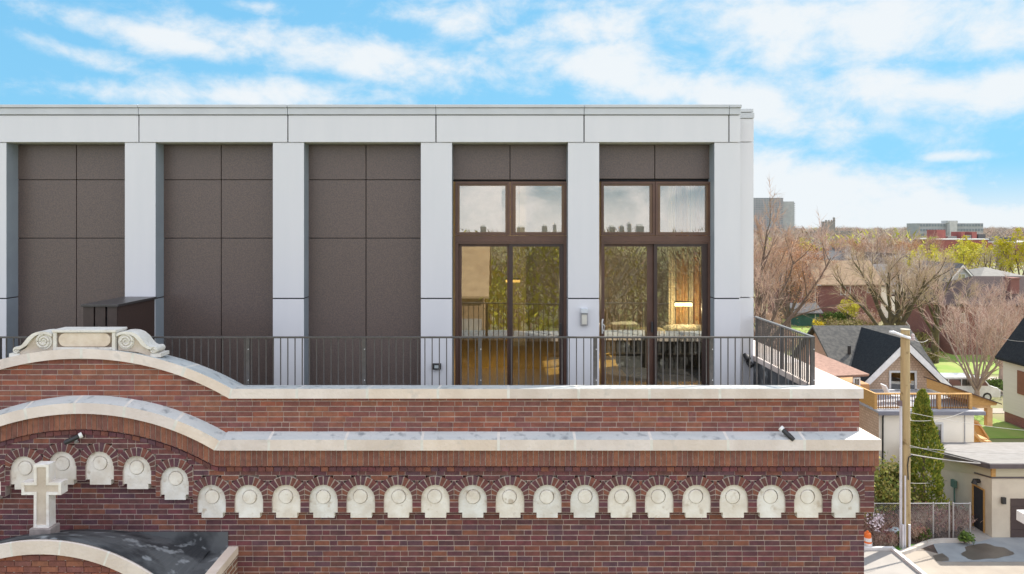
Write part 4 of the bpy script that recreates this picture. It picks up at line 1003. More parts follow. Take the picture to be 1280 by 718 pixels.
mb = MB(); pa, pb = PP(1218,539,34.5), PP(1232,558,34.5); mb.prism([pa, pb, (pb[0], pb[1]-.14), (pa[0], pa[1]-.14)], 34.45, 34.6); mb.build('hand_rail', MATS['sun-toned lumber'], po)
for i in range(6):
    mb = MB(); a = PP(1221+i*4.6, 546+i*3.2, 35); mb.box(a[0], a[0]+.3, 34.65, 35.85, a[1]-.05, a[1]); mb.build('tread', MATS['sun-toned lumber'], po)
mb = MB(); pa = PP(1218,560,34.5); mb.prism([PP(1218,542,34.5), PP(1231,560,34.5), PP(1231,575,34.5), PP(1218,575,34.5)], 34.62, 34.66); mb.build('stringer_boards', M_lumber, po)
# garage
ga = thing('garage', 'beige flat roofed garage with a brown roller door and an open side door', 'garage', (22.5, 30.7, 0))
gx = 19.0; gy0, gy1 = 27.9, 33.4
M_blk = mat('beige block', (.60,.53,.42), (.54,.47,.37), 2, .85, bump=.3); M_sid = mat('beige siding', (.52,.47,.34), (.47,.42,.30), 3, .8, stretch=(.4,.4,12))
mb = MB(); mb.prism_x([(gy0,0),(gy1,0),(gy1,1.95),(gy0,2.35)], gx, 27); mb.build('wall', M_blk, ga)
mb = MB(); mb.prism_x([(gy0-.02,2.36),(gy0+.02,2.36),(gy0+.02,2.80),(gy0-.02,2.80)], gx+.14, 27); mb.prism_x([(gy0+.04,2.34),(gy1,1.0),(gy1,1.9),(gy0+.04,2.78)], gx-.02, gx+.1); mb.build('siding', M_sid, ga)
mb = MB(); mb.box(gx-.03, gx+.13, gy0-.03, gy0+.03, 2.36, 2.80); mb.build('corner_trim', M_lumber, ga)
mb = MB(); mb.box(gx-.04, 27, gy0-.05, gy0-.001, 2.30, 2.355); mb.prism_x([(gy0,2.30),(gy0+1.0,2.14),(gy0+1.0,2.2),(gy0,2.355)], gx-.04, gx-.021); mb.build('flashing', mat('dark flashing', (.10,.08,.085), None, 4, .5), ga)
mb = MB(); mb.prism_x([(gy0-.25,2.83),(gy1+.1,1.9),(gy1+.1,2.02),(gy0-.25,2.95)], gx-.25, 27.2); mb.build('roof', mat('pale roll roofing', (.29,.275,.265), (.24,.225,.215), 3, .85, bump=.3), ga)
mb = MB(); mb.box(gx-.27, 27.2, gy0-.29, gy0-.252, 2.76, 2.93); mb.prism_x([(gy0-.25,2.74),(gy1+.1,1.81),(gy1+.1,1.99),(gy0-.25,2.92)], gx-.29, gx-.252); mb.build('fascia', MATS['dark flashing'], ga)
mb = MB(); xg = X(1263, gy0)
for q in range(5): mb.box(xg, 24, gy0-.03, gy0+.01, .02+q*.3, .02+q*.3+.29)
mb.build('roller_door', mat('brown door', (.075,.05,.045), None, 5, .6), ga)
o = thing('wall_lantern', 'small dark wall lantern beside the garage roller door', 'lamp', (X(1253,gy0), gy0, Z(631,gy0)))
mb = MB(); mb.box(X(1250.5,gy0), X(1255,gy0), gy0-.13, gy0-.04, Z(629,gy0), Z(621,gy0)); mb.build('housing', M_black, o)
mb = MB(); mb.box(X(1252,gy0), X(1254,gy0), gy0-.04, gy0, Z(627,gy0), Z(623,gy0)); mb.build('bracket', M_black, o)
mb = MB(); mb.box(gx-.05, gx-.021, 28.28, 28.34, 0, 1.72); mb.box(gx-.05, gx-.021, 28.92, 29.02, 0, 1.72); mb.box(gx-.05, gx-.021, 28.342, 28.918, 1.66, 1.72)
sd = mb.build('side_door', M_lumber, ga)
mb = MB(); mb.box(gx-.035, gx-.015, 28.341, 28.919, .02, 1.655); mb.build('doorway', M_dark, sd)
mb = MB(); mb.tube([(gx-.02,28.6,1.95),(gx-.2,28.6,1.95),(gx-.22,28.6,1.83)], [.08,.1,.12], 10); mb.build('door_lamp', M_black, ga)
mb = MB(); mb.box(gx-.14, gx-.021, 30.0, 30.25, 1.15, 1.45); mb.tube([(gx-.06,30.12,1.15),(gx-.06,30.12,.5)], .03, 6); mb.build('meter_box', mat('green grey box', (.10,.19,.15), None, 4, .5), ga)
# white canopy at the right edge
cn = thing('white_canopy', 'flat white canopy end jutting in at the right edge before the garage door', 'canopy', (19, 22.5, 0))
mb = MB(); mb.box(X(1270.5,24), 21, 20.5, 24, Z(650,24), Z(637.5,24)); mb.build('slab', M_trim, cn)
for q in (20.7, 23.7):
    mb = MB(); mb.box(20.6, 20.75, q, q+.15, 0, Z(650,24)); mb.build('post', M_trim, cn)
# right hand white house
rh = thing('white_house', 'white sided house with a steep dark roof on a brick base at right edge', 'house', (35, 41, 0))
hx = 31.2; y0, y1 = 36.0, 44.8
mb = MB(); mb.prism([(hx,.62),(38.6,.62),(38.6,4.2),(34.9,9.2),(hx,4.2)], y0, y1); mb.build('wall', mat('cream siding', (.62,.58,.50), (.58,.54,.47), 2, .8, stretch=(.3,.3,14)), rh)
mb = MB(); mb.box(hx+.05, 38.5, y0+.05, y1-.05, 0, .62); mb.build('foundation', M_redbrick, rh)
roof_gable(hx, 38.6, y0, y1, 4.2, 9.2, 'y', .3).build('roof', M_shing, rh)
mb = MB(); mb.box(hx-.06, hx+.01, 42.9, 43.5, 2.0, 3.4); mb.build('window', mat('rust frame', (.22,.09,.05), None, 4, .7), rh)
# houses further away
house('brick_house', 'red brick house with a broad sunlit tan roof behind the bare trees', X(1024,92), X(1101,92), 92, 99, 4.9, 7.5, 'x', M_redbrick, mat('tan shingles', (.34,.245,.16), (.27,.19,.125), 2, .85, bump=.4),
      [(1050.5,357.5,1063,369), (1083.5,359,1090,366)])
h2 = house('hip_roof_house', 'brick house with a grey hipped roof and dormer left of the tan roofed house', X(984,94), X(1036,94), 94, 101, 4.3, 7.0, 'hip', M_redbrick, mat('grey shingles', (.18,.165,.155), (.14,.13,.125), 2, .85, bump=.4), [(1003,362,1009,372)])
mb = MB(); xa, xb = X(995,94.6), X(1008,94.6); mb.box(xa, xb, 94.8, 97.5, 4.9, 5.9); mb.build('dormer', mat('dormer dark', (.16,.14,.12), None, 3, .8), h2)
roof_gable(xa, xb, 94.8, 97.5, 5.9, 6.6, 'y', .2).build('dormer_roof', MATS['grey shingles'], h2)
mb = MB(); mb.box(xa+.2, xb-.2, 94.72, 94.79, 5.1, 5.7); mb.build('window', M_frame, h2)
h3 = house('brick_house', 'large red brick house with a dark purple hipped roof and tall chimney', X(1192,68), 58, 68, 78, 4.6, 7.1, 'hip', M_redbrick, mat('purple shingles', (.050,.031,.033), (.036,.023,.025), 2, .85, bump=.4), [(1200,392,1206,404),(1228,398,1236,412)], chim=(X(1265,70), 70.0, 4.8, Z(349,70), .42))
house('grey_house', 'grey sided gabled house with one white attic window below yellow trees', X(1176,105), X(1228,105), 105, 115, 3.2, Z(331,105), 'y', mat('grey siding', (.36,.37,.40), (.31,.32,.35), 2, .8), mat('grey roof', (.15,.145,.15), None, 2, .8), [(1197.5,342.5,1206.5,353)])
house('hip_roof_house', 'pale house with a light grey hipped roof at the right edge behind the chimney', X(1226,112), X(1290,112), 112, 122, 4.0, Z(334,117), 'hip', mat('pale siding', (.5,.46,.40), None, 2, .8), mat('light shingles', (.24,.23,.215), (.20,.19,.18), 2, .8))
house('grey_roofed_house', 'dark grey roofed house beyond the tan roofed brick house', X(1017,132), X(1062,132), 132, 142, 4.8, 7.4, 'x', mat('dim siding', (.24,.22,.21), None, 2, .8), mat('slate shingles', (.12,.12,.125), None, 2, .8))
house('white_house', 'small white house half hidden behind the mossy twin trunked tree', X(1098,96), X(1142,96), 96, 104, 4.4, 6.8, 'x', M_whitewall, MATS['grey shingles'], [(1112,356,1126,368)])
house('brown_house', 'brown gabled house peeping between the bare trees right of the tan roof', X(1106,118), X(1128,118), 118, 127, 4.4, 7.6, 'y', mat('brown clapboard', (.26,.17,.12), (.22,.14,.10), 2, .85), mat('brown shingles', (.16,.11,.085), (.12,.082,.065), 2, .85), [(1113,340,1119,348)])
house('brown_house', 'reddish brown gabled house with a steep roof left of the grey attic house', X(1146,122), X(1170,122), 122, 131, 4.0, 7.2, 'y', M_redbrick, mat('brown shingles', (.16,.11,.085)), [(1155,342,1160,349)])
house('brick_house', 'small red brick house with a slate roof below the church tower', X(1036,145), X(1072,145), 145, 154, 5.2, 7.8, 'x', M_redbrick, MATS['slate shingles'], [(1042,322,1046,328),(1056,322,1060,328)])
house('green_shed', 'low dark green shed beside the lawn left of the brick house', X(994,88), X(1024,88), 88, 91, 1.7, 2.5, 'x', mat('green boards', (.04,.11,.09), (.03,.08,.065), 3, .8), MATS['slate shingles'], cat='shed')
# red flat roofed block and its roof plant, grey slab block, towers
rb = thing('brick_block', 'long flat roofed red brick block with rooftop plant among yellow trees', 'building', (X(1225,250), 258, 0))
mb = MB(); mb.box(X(1171,250), X(1235,250), 250, 265, 0, Z(300,250)); mb.box(X(1236,250), X(1300,250), 252, 266, 0, Z(304,252)); mb.build('wall', mat('far red brick', (.30,.10,.085), (.25,.085,.075), .6, .9), rb)
mb = MB(); mb.box(X(1171,250)-.2, X(1235,250)+.2, 249.8, 265, Z(300,250), Z(298.5,250)); mb.box(X(1240,252), X(1300,252), 251.8, 266, Z(304,252), Z(302,252)); mb.build('parapet', M_trim, rb)
for (a, b, c, d, m_) in ((1171,1182,287.5,299,'far red brick'),(1202,1206,290,299,'far red brick'),(1215,1221,290,299,'far red brick'),(1207,1214,294,299,'light shingles'),(1185,1196,295.5,299,'light shingles'),(1223,1232,293,299,'slate shingles'),(1243,1252,298,303,'light shingles'),(1264,1270,297,303,'slate shingles')):
    mb = MB(); mb.box(X(a,254), X(b,254), 254, 260, Z(d,254)-.3, Z(c,254)); mb.build('roof_plant', MATS[m_], rb)
for (a, b, c, d) in ((1194,1203,305,313),(1214,1219,305,312),(1189,1191,308,313),(1208,1211,309,314),(1254,1257,308,313),(1262,1265,308,313)):
    mb = MB(); mb.box(X(a,250), X(b,250), 249.9, 250.0, Z(d,250), Z(c,250)); mb.build('window', M_pane, rb)
def banded(root, x0, x1, y0, y1, z0, z1, nfl, wm, bm_, nbay):
    mb = MB(); mb.box(x0, x1, y0, y1, z0, z1); mb.build('wall', wm, root)
    h = (z1-z0)/nfl
    mb = MB()
    for i in range(nfl):
        for j in range(nbay):
            a = x0+(x1-x0)*(j+.18)/nbay; b = x0+(x1-x0)*(j+.82)/nbay; mb.box(a, b, y0-.25, y0-.02, z0+h*(i+.35), z0+h*(i+.82))
    tag(mb.build('window_grid', bm_, root), kind='stuff')
sb = thing('slab_block', 'long pale grey concrete block on the skyline behind the red brick block', 'building', (X(1190,500), 508, 0))
M_far = mat('far grey concrete', (.36,.37,.37), (.31,.32,.325), .3, .9); M_farw = mat('far windows', (.20,.23,.25), None, .3, .4)
banded(sb, X(1149.5,500), X(1229,500), 500, 516, 2, Z(279.3,500), 4, M_far, M_farw, 22)
mb = MB(); mb.box(X(1184,499), X(1193,499), 496, 499.7, 2, Z(277,499)); mb.box(X(1183,499), X(1195,499), 497, 505, Z(279,500), Z(276,499)); mb.build('stair_tower', mat('far pale concrete', (.5,.5,.48), None, .4, .9), sb)
tw = thing('apartment_tower', 'tall grey apartment tower on the skyline beside the penthouse edge', 'tower', (X(965,900), 910, 0))
banded(tw, X(930,900), X(979,900), 900, 925, 0, Z(247.5,900), 18, mat('far tower grey', (.33,.33,.345), None, .1, .9), M_farw, 14)
mb = MB(); mb.box(X(979.2,900), X(993.5,900), 902, 922, 0, Z(252,900)); mb.build('side_slab', M_far, tw)
mb = MB()
for i in range(16): mb.box(X(993.6,900), X(994.6,900), 901.5, 922, 3+i*2.6, 4.2+i*2.6)
tag(mb.build('balcony_row', M_far, tw), kind='stuff')
ct = thing('church_tower', 'square grey stone church tower with battlements on the skyline', 'tower', (X(1038,600), 606, 0))
mb = MB(); xa, xb = X(1032,600), X(1044,600); mb.box(xa, xb, 600, 608, 0, Z(277,600)); mb.build('tower_wall', mat('far stone', (.26,.25,.235), (.20,.195,.185), .5, .9), ct)
mb = MB()
for i in range(4): mb.box(xa+i*2.3, xa+i*2.3+1.2, 600, 601, Z(277,600), Z(275.3,600))
mb.box(xb-1.2, xb, 600.2, 601.6, Z(277,600), Z(272,600)); mb.build('battlement', MATS['far stone'], ct)
mb = MB(); mb.box(X(1019,606), X(1066,606), 606, 620, 0, Z(289,606)); mb.build('nave', MATS['far stone'], ct)
# brown gabled house and others across the street behind the camera (mirrored in the glass)
house('brown_gabled_house', 'brown gabled house across the street seen mirrored in the left glass door', -9.5, -1.2, -34, -24, 7.6, 11.3, 'x', mat('brown siding', (.26,.17,.10), (.22,.14,.085), 1, .85), MATS['tan shingles'])
house('white_porch_house', 'low white house across the street mirrored in left glass door', -4.2, -1.6, -23.9, -21, 5.2, 6.0, 'x', M_whitewall, MATS['grey shingles'])

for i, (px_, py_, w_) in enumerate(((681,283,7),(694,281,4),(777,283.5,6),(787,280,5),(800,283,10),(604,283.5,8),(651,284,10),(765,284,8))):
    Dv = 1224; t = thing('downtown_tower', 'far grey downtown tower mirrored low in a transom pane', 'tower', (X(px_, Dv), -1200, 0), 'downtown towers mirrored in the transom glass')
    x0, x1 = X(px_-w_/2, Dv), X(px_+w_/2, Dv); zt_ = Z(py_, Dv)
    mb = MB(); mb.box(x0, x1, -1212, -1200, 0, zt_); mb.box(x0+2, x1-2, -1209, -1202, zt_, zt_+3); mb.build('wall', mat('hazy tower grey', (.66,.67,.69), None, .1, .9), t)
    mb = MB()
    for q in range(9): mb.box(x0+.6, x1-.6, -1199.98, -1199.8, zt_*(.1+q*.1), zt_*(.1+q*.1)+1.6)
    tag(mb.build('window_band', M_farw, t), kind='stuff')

# ---------------------------------------------------------------- vegetation
def branchy(seed, h, r0, fork, nlead, spread, upw, twl=.7, ntw=11, lean=0, straight=False, l2=6, l3=5):
    """a leafless tree: returns limb mesh, twig mesh, and the twig tips"""
    g = random.Random(seed); T = MB(); C = MB(); tips = []
    def rot(d, ang, az):
        a = d.orthogonal().normalized(); b = d.cross(a)
        return (d*math.cos(ang)+(a*math.cos(az)+b*math.sin(az))*math.sin(ang)).normalized()
    def limb(p, d, L, ra, rb, k, mbx, n=5, wob=.16):
        pts = [p]; rs = [ra]; q = Vector(p); dd = Vector(d)
        for i in range(k):
            dd = (dd+Vector((g.uniform(-wob,wob), g.uniform(-wob,wob), g.uniform(-wob*.5,wob)+upw*.12))).normalized(); q = q+dd*(L/k); pts.append(q); rs.append(ra+(rb-ra)*(i+1)/k)
        mbx.tube(pts, rs, n, cap=False); return pts, dd
    tp, td = limb(Vector((0,0,-.1)), Vector((lean,0,1)).normalized(), h*fork+.1, r0*1.25, r0*.85, 4, T, 8, .05)
    top = tp[-1]
    for i in range(nlead):
        az = 2*math.pi*i/nlead+g.uniform(-.4,.4); sp = spread*g.uniform(.55,1.1) if i else spread*.15
        d1 = rot(Vector((lean*.5,0,1)).normalized(), sp, az); L1 = h*(1-fork)*g.uniform(.62,.86)
        st = tp[-1] if i % 2 == 0 else tp[-2]
        p1, e1 = limb(st, d1, L1, r0*g.uniform(.42,.6), r0*.10, 6, T, 6, .07 if straight else .17)
        for j in range(l2):
            t = .22+.78*(j+.6)/l2; ii = min(5, int(t*6)); b1 = p1[ii]+(p1[ii+1]-p1[ii])*(t*6-ii if ii < 5 else g.random()*.9)
            d2 = rot((p1[ii+1]-p1[ii]).normalized(), g.uniform(.35,.85), g.uniform(0,6.28)); d2 = (d2+Vector((0,0,upw*.35))).normalized()
            L2 = L1*(.62-.36*t)*g.uniform(.7,1.25)
            p2, e2 = limb(b1, d2, L2, r0*(.22-.12*t), r0*.045, 4, T, 4, .10 if straight else .2)
            for kx in range(l3):
                t2 = .15+.85*(kx+.5)/l3; i2 = min(3, int(t2*4)); b2 = p2[i2]+(p2[i2+1]-p2[i2])*(t2*4-i2 if i2 < 3 else g.random())
                d3 = rot((p2[i2+1]-p2[i2]).normalized(), g.uniform(.3,.9), g.uniform(0,6.28)); d3 = (d3+Vector((0,0,upw*.3))).normalized()
                L3 = max(twl*.8, L2*.42*g.uniform(.7,1.3))
                p3, e3 = limb(b2, d3, L3, max(.016, r0*.045), .009, 2, C, 3, .2)
                for q in range(ntw):
                    t3 = g.random()*.95+.05; s = min(1, int(t3*2)); b3 = p3[s]+(p3[s+1]-p3[s])*(t3*2-s)
                    d4 = rot(d3, g.uniform(.25,1.0), g.uniform(0,6.28)); d4 = (d4+Vector((0,0,upw*.25))).normalized(); L4 = twl*g.uniform(.5,1.15)
                    e = b3+d4*L4; w_ = d4.orthogonal().normalized()*.0115; u_ = d4.cross(w_)
                    C.add([b3+w_, b3-w_*.5+u_*.8, b3-w_*.5-u_*.8, e], [(0,1,3),(1,2,3),(2,0,3)]); tips.append(e); tips.append(b3+d4*L4*.5)
    return T, C, tips
def leaves(mb, tips, n, size, g, droop=0):
    for i in range(n):
        p_ = tips[g.randrange(len(tips))]+Vector((g.gauss(0,.16), g.gauss(0,.16), g.gauss(0,.14)))
        a = Vector((g.gauss(0,1), g.gauss(0,1), g.gauss(0,1))).normalized()*size*g.uniform(.6,1.3); b = a.orthogonal().normalized()*a.length*.6
        mb.add([p_-a, p_+b*.8, p_+a, p_-b*.8], [(0,1,2,3)])
def twigmat(name, cols): return mat(name, one, (.8,.8,.8), 1.2, .95, island=cols, spec=.2)
M_bark = mat('grey brown bark', (.17,.12,.09), (.11,.08,.06), 3, .95, bump=.5)
M_moss = mat('mossy bark', (.11,.09,.035), (.06,.05,.03), 3, .95, bump=.5)
M_tw_pink = twigmat('pink twigs', [(.58,.40,.31),(.64,.45,.33),(.47,.31,.25),(.64,.48,.34),(.38,.28,.23)])
M_tw_tan = twigmat('tan twigs', [(.56,.44,.32),(.48,.37,.28),(.62,.49,.35),(.42,.32,.26),(.54,.45,.25)])
M_tw_red = twigmat('red twigs', [(.52,.36,.29),(.58,.42,.33),(.44,.29,.24),(.62,.49,.40),(.54,.43,.36)])
M_tw_grey = twigmat('grey twigs', [(.54,.46,.41),(.60,.52,.46),(.48,.41,.37)])
M_lf_yel = twigmat('yellow green leaves', [(.60,.54,.04),(.66,.58,.05),(.48,.46,.04),(.70,.60,.09),(.52,.50,.06)])
M_lf_ora = twigmat('orange buds', [(.46,.24,.12),(.50,.29,.15),(.40,.21,.12)])
M_lf_gre = twigmat('green leaves', [(.09,.15,.03),(.13,.20,.04),(.08,.12,.03),(.17,.24,.05)])
protos = {}
def make_tree(key, name, seed, twm, barkm, leafm=None, nl=0, ls=.12, **k):
    T, C, tips = branchy(seed, **k)
    root = bpy.data.objects.new(name, None); col.objects.link(root); ORG[root.name] = Vector((0,0,0))
    T.build('trunk', barkm, root, smooth=True, recalc=False)
    mats = [twm]
    if leafm:
        k0 = len(C.f); leaves(C, tips, nl, ls, random.Random(seed)); mats.append(leafm)
        C.mi = [0]*k0+[1]*(len(C.f)-k0)
    C.build('crown', mats, root, recalc=False)
    protos[key] = [root, False]; return root
def plant(key, x, y, h_scale, rz, label, cat='tree', group=None, sx=None):
    root, used = protos[key]
    o = copy_tree(root) if used else root; protos[key][1] = True
    o.location = (x, y, 0); o.rotation_euler = (0,0,rz); o.scale = (sx or h_scale, sx or h_scale, h_scale)
    for a in ('group', 'kind'):
        if a in o: del o[a]
    return tag(o, label, cat, group)
make_tree('pink', 'bare_tree', 11, M_tw_pink, M_bark, h=12, r0=.34, fork=.16, nlead=6, spread=.62, upw=.5, ntw=14, twl=.85, l2=7, l3=6)
make_tree('twin', 'bare_tree', 5, M_tw_tan, M_moss, h=9, r0=.27, fork=.36, nlead=5, spread=.85, upw=.3, ntw=12, twl=.7, l2=6, l3=5)
make_tree('vase', 'bare_tree', 23, M_tw_red, mat('pale bark', (.36,.28,.23), (.26,.20,.165), 3, .95, bump=.4), h=8.5, r0=.17, fork=.13, nlead=11, spread=.72, upw=.6, ntw=9, twl=.75, straight=True, l2=6, l3=4)
make_tree('yellow', 'leafing_tree', 31, M_tw_tan, M_bark, M_lf_yel, 4200, .17, h=10, r0=.25, fork=.22, nlead=6, spread=.75, upw=.3, ntw=7, twl=.7)
make_tree('orange', 'budding_tree', 37, M_tw_pink, M_bark, M_lf_ora, 3600, .10, h=10, r0=.25, fork=.2, nlead=6, spread=.7, upw=.4, ntw=10, twl=.8)
make_tree('grey', 'bare_tree', 41, M_tw_grey, M_bark, h=10, r0=.25, fork=.22, nlead=6, spread=.7, upw=.35, ntw=12, twl=.8)
def at(px, D): return X(px, D), D
plant('pink', *at(950, 58), 1.20, 2.2, 'tall pinkish bare tree rising right beside the penthouse edge')
plant('pink', *at(925, 50), .82, .4, 'low bare tree behind the side railing with a limb bending down right')
plant('twin', *at(1112, 56), 1.30, .3, 'broad mossy bare tree just behind the dark roofed gabled house')
plant('twin', *at(1127, 58), 1.24, 2.5, 'second mossy bare trunk right beside the broad tree behind the gabled house')
plant('twin', *at(1168, 64), 1.05, 4.2, 'sparse mossy bare tree left of the purple roofed brick house')
plant('vase', *at(1222, 49), 1.0, 1.0, 'reddish vase shaped bare tree standing by the parked van')
plant('vase', *at(1252, 57), 1.05, 3.0, 'red twigged bare tree in front of the purple roofed brick house')
plant('orange', *at(985, 78), 1.12, 1.0, 'orange budding tree below the tall grey tower')
plant('orange', *at(1000, 98), 1.1, 2.0, 'orange pink budding tree right of the grey tower')
plant('yellow', *at(1152, 118), .92, 1.2, 'yellow green tree left of the grey house with the attic window')
plant('yellow', *at(1190, 128), 1.0, .2, 'yellow green tree directly above the grey house roof')
plant('yellow', *at(1217, 150), 1.05, 2.2, 'yellow green tree in front of the red brick block')
plant('yellow', *at(1276, 125), 1.20, 4.0, 'tall bright yellow tree at the right edge of the skyline')
plant('yellow', *at(1008, 150), 1.0, 1.9, 'yellow green tree between orange trees below the church tower')
plant('yellow', *at(1043, 165), .85, 5.0, 'small yellow green tree above the dark grey roof')
plant('grey', *at(1240, 130), 1.0, .7, 'pale grey bare tree between the yellow trees on the right')
plant('grey', *at(1160, 100), .92, 3.7, 'grey bare tree between the mossy tree and the yellow trees')
plant('grey', *at(1070, 112), 1.0, 3.1, 'grey bare tree behind the tan roofed brick house')
plant('grey', *at(1140, 90), .85, 1.1, 'short grey bare tree beside the small white house')
plant('orange', *at(1130, 140), 1.05, 1.4, 'orange tan budding tree behind the mossy twin trees')
k_ = 0
for (px_, D_, key, s_) in ((1055,150,'orange',1.1),(1085,160,'grey',1.1),(1110,170,'orange',1.1),(1140,185,'grey',1.12),(1165,200,'orange',1.05),(1020,175,'grey',1.1),(990,140,'orange',1.1),(965,120,'pink',.95),(948,95,'pink',.95),(1250,170,'grey',1.0),(1030,125,'grey',.9),(975,90,'grey',.95),(1100,130,'pink',.9),(1075,135,'orange',1.05),(1150,150,'pink',.92),(1120,115,'grey',.95)):
    plant(key, *at(px_, D_), s_, k_*1.7, 'leafless spring tree in the belt between the houses and skyline', group='leafless trees filling the belt below the skyline'); k_ += 1
# far wood on both sides of the street grid
def wood(name, spots, seed, NT=110, SZ=1.0):
    g = random.Random(seed); mb = MB()
    for (x, y, h, m_) in spots:
        rx = h*g.uniform(.34,.46)
        cl = [(g.gauss(0,.45)*rx, g.gauss(0,.45)*rx, h*g.uniform(.45,.85)) for _ in range(7)]
        for i in range(NT):
            c = cl[i % 7]; p_ = Vector((x+c[0]+g.gauss(0,rx*.35), y+c[1]+g.gauss(0,rx*.35), min(h, max(h*.12, c[2]+g.gauss(0,h*.12)))))
            d = (p_-Vector((x, y, h*.25))).normalized()+Vector((g.gauss(0,.5), g.gauss(0,.5), g.gauss(0,.3)))
            d = d.normalized()*h*g.uniform(.04,.10)*SZ; w_ = d.orthogonal().normalized()*d.length*(.16 if m_ < 3 else .55)
            mb.add([p_-d-w_, p_-d+w_, p_+d], [(0,1,2)], m_)
        mb.tube([(x,y,0),(x,y,h*.5)], [h*.02,h*.01], 4, 4)
    return tag(mb.build(name, [twigmat('far pinkish twigs', [(.36,.24,.19),(.30,.20,.16),(.40,.28,.22)]), twigmat('far tan twigs', [(.34,.27,.20),(.28,.21,.16),(.38,.30,.22)]), twigmat('far grey twigs', [(.30,.26,.24),(.25,.22,.20)]), twigmat('far yellow leaves', [(.42,.40,.05),(.36,.36,.06)]), M_bark], None, recalc=False), kind='stuff')
sp_ = []; sp2_ = []
g = random.Random(77)
for i in range(900):
    D_ = 150*math.exp(g.random()*2.05); px_ = g.uniform(520, 1420); h = g.uniform(8.5, 11.6)
    if 244 < D_ < 270 and px_ > 1150: continue
    if px_ > 1150 and D_ < 250: h *= .62
    sp_.append((X(px_, D_), D_, h, g.choices((0,1,2,3), (4,4,3,.35))[0]))
for i in range(1400):
    D_ = g.uniform(420, 2600); px_ = g.uniform(520, 1430); sp2_.append((X(px_, D_), D_, g.uniform(9.5, 13.0)*(1+.0001*D_), g.choices((0,1,2,3), (3,4,3,.2))[0]))
tag(wood('far_woodland', sp2_, 8, 46, 2.4), 'hazy tree belt on the horizon', 'woodland')
tag(wood('far_woodland', sp_, 5), 'far bare spring woodland below the skyline', 'woodland')
sp_ = []
for i in range(150):
    a = g.uniform(-34, 34); D_ = g.uniform(-26, -95)
    if -12 < a < 1 and D_ > -40: continue
    sp_.append((a, D_, g.uniform(8.5, 12.0), g.choices((0,1,2,3), (2,4,3,1.6))[0]))
tag(wood('street_woodland', sp_, 6, 420, .38), 'trees across the street mirrored in the glass doors', 'woodland')
# shrubs and scrub
def shrub_mesh(seed, r, h, n, size, stems, leafm, twm, name, nt=0):
    g = random.Random(seed); S = MB(); C = MB()
    for i in range(stems):
        a = g.uniform(0, 6.28); rr_ = r*math.sqrt(g.random())
        S.tube([(0,0,0), (rr_*.4*math.cos(a), rr_*.4*math.sin(a), h*.5), (rr_*math.cos(a), rr_*math.sin(a), h*g.uniform(.7,.95))], [.03,.02,.006], 4, cap=False)
    cl = [(g.gauss(0,.42)*r, g.gauss(0,.42)*r, h*g.uniform(.3,.82)) for _ in range(16)]
    for i in range(n):
        c = cl[i % 16]; p_ = Vector((c[0]+g.gauss(0,r*.2), c[1]+g.gauss(0,r*.2), max(.05, c[2]+g.gauss(0,h*.11))))
        a = Vector((g.gauss(0,1), g.gauss(0,1), g.gauss(0,1))).normalized()*size*g.uniform(.6,1.3); b = a.orthogonal().normalized()*a.length*.55
        C.add([p_-a, p_+b, p_+a, p_-b], [(0,1,2,3)], 0)
    for i in range(nt):
        a = g.uniform(0, 6.28); p_ = Vector((g.gauss(0,.3)*r, g.gauss(0,.3)*r, g.uniform(0,h*.5))); d = Vector((math.cos(a)*.6, math.sin(a)*.6, g.uniform(.5,1.6))).normalized()*h*g.uniform(.2,.5)
        w_ = d.orthogonal().normalized()*.012; u_ = d.normalized().cross(w_); C.add([p_+w_, p_-w_*.5+u_*.8, p_-w_*.5-u_*.8, p_+d], [(0,1,3),(1,2,3),(2,0,3)], 1)
    root = bpy.data.objects.new(name, None); col.objects.link(root); ORG[root.name] = Vector((0,0,0))
    S.build('stem', M_bark, root, recalc=False); C.build('foliage', [leafm, twm], root, recalc=False); return root
M_lf_olive = twigmat('olive leaves', [(.22,.20,.06),(.26,.22,.08),(.18,.17,.05),(.30,.24,.10),(.24,.16,.10)])
M_lf_for = twigmat('forsythia flowers', [(.70,.52,.02),(.75,.58,.03)])
M_lf_bush = twigmat('laurel leaves', [(.17,.21,.05),(.25,.27,.06),(.36,.33,.07),(.13,.16,.04),(.40,.34,.12)])
M_lf_pinkish = twigmat('plum leaves', [(.26,.13,.12),(.32,.16,.13),(.20,.09,.10),(.38,.24,.17)])
M_blossom = twigmat('white blossom', [(.8,.72,.74),(.75,.62,.66)])
protos['scrub'] = [shrub_mesh(1, 1.6, 1.7, 900, .13, 9, M_lf_olive, M_tw_tan, 'scrub_bush', 700), False]
protos['pinkscrub'] = [shrub_mesh(2, 1.8, 2.6, 350, .10, 12, M_tw_pink, M_tw_pink, 'scrub_bush', 1500), False]
protos['laurel'] = [shrub_mesh(3, .62, 1.9, 1900, .07, 7, M_lf_bush, M_tw_tan, 'broadleaf_bush'), False]
protos['plum'] = [shrub_mesh(4, .7, .95, 500, .05, 9, M_lf_pinkish, M_tw_red, 'garden_shrub', 900), False]
protos['forsythia'] = [shrub_mesh(5, .7, 1.1, 600, .09, 6, M_lf_for, M_tw_tan, 'forsythia'), False]
protos['blossom'] = [shrub_mesh(6, .32, 1.1, 260, .05, 5, M_blossom, M_tw_red, 'blossom_shrub', 120), False]
protos['fern'] = [shrub_mesh(7, .35, .45, 350, .07, 6, M_lf_gre, M_lf_gre, 'low_plant'), False]
protos['hedge'] = [shrub_mesh(8, 1.3, 1.5, 1500, .12, 9, M_lf_gre, M_tw_grey, 'dark_hedge', 100), False]
